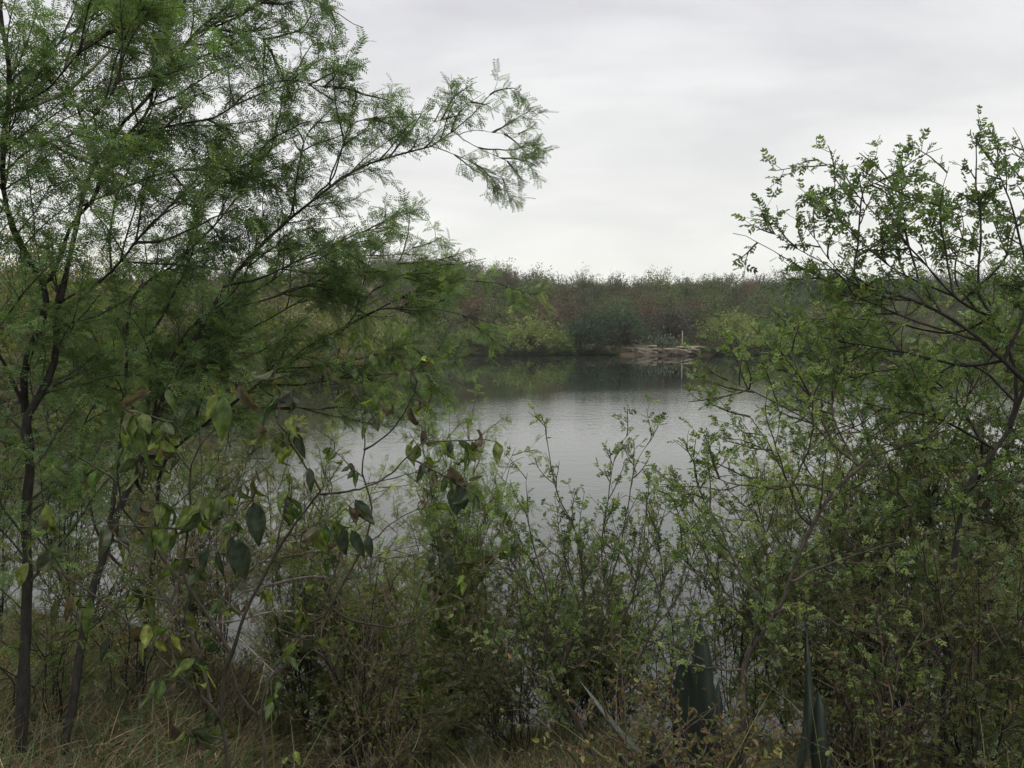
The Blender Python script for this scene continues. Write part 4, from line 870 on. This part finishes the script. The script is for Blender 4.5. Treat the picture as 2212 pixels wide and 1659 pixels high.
# rocks: flat limestone slabs at the far waterline
m_rock = solid_mat('limestone', (.19, .175, .145), (.48, .44, .36), 1.6, .9, .9, .12, attr=True, det=10)
def slab(label, pxx, pyy, D, wx, wy, hz_, tint=1.0, rot=0.0, sink=.1):
    q = W(pxx, pyy, D); nx, ny, nz_ = 10, 6, 4; V = {}; bx = []
    me = Acc(); faces = []
    # rounded, broken block: points of a box surface pushed about
    P = []; idx = {}; wx *= .78
    def vid(i, j, k_):
        if (i, j, k_) not in idx:
            u, v, w_ = i / nx * 2 - 1, j / ny * 2 - 1, k_ / nz_ * 2 - 1
            p = np.array((u, v, w_)); rr = np.linalg.norm(p * (1, 1, .6)); p = p * (1 - .10 * max(0, rr - 1))
            c_ = .5 + .5 * math.sin(u * 3.1 + pxx) * math.cos(v * 2.3 + pyy)
            p = p * (wx / 2, wy / 2, hz_ / 2) + np.array((.06 * wx * math.sin(7 * v + 3 * w_ + pxx), .10 * wy * math.sin(5 * u + 2 * w_), hz_ * .12 * math.sin(6 * u + 4 * v + pxx))) * c_
            p += rng.normal(0, .025 * hz_ + .01, 3); idx[(i, j, k_)] = len(P); P.append(p)
        return idx[(i, j, k_)]
    for i in range(nx):
        for j in range(ny):
            faces.append([vid(i, j, nz_), vid(i + 1, j, nz_), vid(i + 1, j + 1, nz_), vid(i, j + 1, nz_)]); faces.append([vid(i, j, 0), vid(i, j + 1, 0), vid(i + 1, j + 1, 0), vid(i + 1, j, 0)])
    for k_ in range(nz_):
        for i in range(nx):
            faces.append([vid(i, 0, k_), vid(i + 1, 0, k_), vid(i + 1, 0, k_ + 1), vid(i, 0, k_ + 1)]); faces.append([vid(i, ny, k_), vid(i, ny, k_ + 1), vid(i + 1, ny, k_ + 1), vid(i + 1, ny, k_)])
        for j in range(ny):
            faces.append([vid(0, j, k_), vid(0, j, k_ + 1), vid(0, j + 1, k_ + 1), vid(0, j + 1, k_)]); faces.append([vid(nx, j, k_), vid(nx, j + 1, k_), vid(nx, j + 1, k_ + 1), vid(nx, j, k_ + 1)])
    A_ = Acc(); tint *= .46; A_.add(P, faces, (tint, tint * .97, tint * .92)); ob = A_.build('rock_slab', m_rock)
    ob.location = tuple(q); ob.rotation_euler = (0, 0, rot); tag(ob, label, 'rock', 'limestone slabs along the far waterline'); return ob
for s_ in [
 ('pale broken slab left of centre under the dark green tree', 1275, 749, 96, 1.2, 1.0, .5, .5), ('brownish slab at the waterline between the dark green trees', 1315, 752, 95.6, 1.4, 1.0, .45, .4),
 ('topmost pale slab of the stack left of the cactus', 1395, 750, 96.0, 3.0, 1.6, .42, 1.0), ('middle pale slab of the stack left of the cactus', 1402, 757, 95.5, 3.6, 1.6, .4, 1.05),
 ('bottom pale slab of the stack left of the cactus', 1396, 764, 95.1, 3.2, 1.5, .42, .8), ('thin slab left of the pale stack', 1365, 755, 96, 1.6, 1.2, .4, .7),
 ('square tan slab at the waterline below the cactus', 1452, 760, 95.2, 2.6, 1.6, .75, .8), ('wide light tan slab right of the white stake', 1490, 752, 96.3, 4.2, 2.6, .35, 1.15),
 ('lower tan slab right of the white stake', 1487, 759, 95.4, 3.4, 1.8, .45, .9), ('dark wet slab under the tan slabs', 1480, 766, 94.9, 4.6, 1.4, .4, .34), ('dark slab at the waterline far right of the stake', 1560, 766, 95.2, 3.6, 1.4, .4, .35),
 ('reddish slab on the left of the far shore', 1022, 745, 96.5, 2.2, 1.6, .4, .6)]: slab(*s_)
for s_ in [('long white ledge seen through the leaves at the right edge', 2120, 741, 104, 15, 3, .35, 1.5), ('white ledge behind the small-leaved tree', 1935, 740, 104, 7, 2.5, .35, 1.3)]: slab(*s_)
# white stake with a forked grey pole leaning on it
m_white = solid_mat('bleached_wood', (.30, .28, .25), (.50, .48, .44), 12, .8, .3, .01)
st_ = W(1472, 766, 97.5); foot = np.array((st_[0], st_[1], gz(st_[0], st_[1]) - .2)); top = W(1474, 714, 97.5)
rt = root('white_stake', 'thin white wooden stake standing upright on the far shore rocks', 'stake', tuple(foot))
A_ = Acc(); tubes(A_, resample([foot, foot * .5 + top * .5 + (.05, 0, 0), top], 14)[None], np.linspace(.06, .045, 14)[None], (1, 1, 1), 8); A_.build('pole', m_white, rt, True)
P = [W(1455, 728, 97.2), W(1468, 740, 97.2), W(1485, 757, 97.2)]
A_ = Acc(); tubes(A_, resample(P, 10)[None], np.linspace(.03, .06, 10)[None], (.10, .085, .07), 6)
tag(A_.build('driftwood_pole', M_BARK, None, True), 'dark crooked pole leaning against the white stake', 'pole')
# prickly pear
m_pad = solid_mat('cactus_pad', (.055, .080, .055), (.12, .15, .11), 3, .7, .2, .02, attr=True)
def cactus(label, pxx, pyy, D, n_, rx, h):
    q = W(pxx, pyy, D); b = np.array((q[0], q[1], gz(q[0], q[1]))); rt = root('prickly_pear', label, 'cactus', tuple(b))
    th = np.linspace(0, 2 * math.pi, 12, endpoint=False)
    for i in range(n_):
        c = b + np.array((rng.normal(0, rx * .5), rng.uniform(-.9, .5), abs(rng.normal(.45, .35)) * h)); r = rng.uniform(.15, .24)
        yaw = rng.uniform(0, math.pi); lean = rng.normal(0, .45); rings = []
        for t_, s_ in ((-1, .55), (-.6, .92), (0, 1), (.6, .92), (1, .55)):
            e_ = np.stack([np.cos(th) * r * .75 * s_, np.full(12, t_ * .03), np.sin(th) * r * s_ * (1 + .12 * np.sin(th))], 1); rings.append(e_)
        V = np.concatenate(rings + [[(0, -.032, 0)], [(0, .032, 0)]])
        cy1, sy1, cl, sl = math.cos(yaw), math.sin(yaw), math.cos(lean), math.sin(lean)
        V = V @ np.array([[cl, 0, sl], [0, 1, 0], [-sl, 0, cl]]) @ np.array([[cy1, sy1, 0], [-sy1, cy1, 0], [0, 0, 1]]) + c
        F = [(a_ * 12 + j, a_ * 12 + (j + 1) % 12, (a_ + 1) * 12 + (j + 1) % 12, (a_ + 1) * 12 + j) for a_ in range(4) for j in range(12)]
        F += [(60, (j + 1) % 12, j, 60) for j in ()] + [(60, j, j + 1, (j + 2) % 12) for j in range(0, 12, 2)] + [(61, 48 + (j + 2) % 12, 48 + j + 1, 48 + j) for j in range(0, 12, 2)]
        s1 = rng.uniform(.7, 1.5); A_ = Acc(); A_.add(V, F, (s1, s1, s1)); A_.build('pad', m_pad, rt, True)
cactus('large grey-green prickly pear cactus clump on the far shore beside the white stake', 1428, 752, 97.2, 90, 2.0, 1.5)
cactus('small prickly pear cactus above the stacked slabs on the far shore', 1378, 752, 97.3, 14, .7, .9)
# dry grass on the far shore
g = Acc(); xg = rng.uniform(10, 30, 9000); yg = rng.uniform(95.5, 104, 9000); zg = ground(xg, yg); k_ = zg > .15; bb = np.stack([xg, yg, zg], 1)[k_]
fr = frames(np.stack([rng.normal(0, .35, len(bb)), rng.normal(0, .35, len(bb)), np.ones(len(bb))], 1), .2, 1); stamp(g, (np.array([(0, -.06, 0), (0, .06, 0), (1, .02, 0), (1, -.02, 0)]), np.array([(0, 1, 2, 3)])), bb, fr, rng.uniform(.2, .55, len(bb)), pick([(.17, .13, .08), (.11, .11, .05), (.09, .07, .05)], len(bb), .25))
tag(g.build('shore_grass', M_GRASS), 'dry grass behind the rocks and cactus on the far shore', 'grass', kind='stuff')

if HAZE:
    a = Acc(); x0, x1, y0, y1, z0, z1 = -600, 600, -30, 900, -3.5, 60
    P = [(x, y, z) for z in (z0, z1) for y in (y0, y1) for x in (x0, x1)]
    a.add(P, [(0, 2, 3, 1), (4, 5, 7, 6), (0, 1, 5, 4), (2, 6, 7, 3), (0, 4, 6, 2), (1, 3, 7, 5)], (1, 1, 1))
    m, n, l = mat_new('pale_air'); o = n.new('ShaderNodeOutputMaterial'); v = n.new('ShaderNodeVolumePrincipled')
    v.inputs['Color'].default_value = (.9, .92, .95, 1); v.inputs['Density'].default_value = HAZE; l.new(v.outputs[0], o.inputs['Volume'])
    tag(a.build('haze', m), kind='stuff')
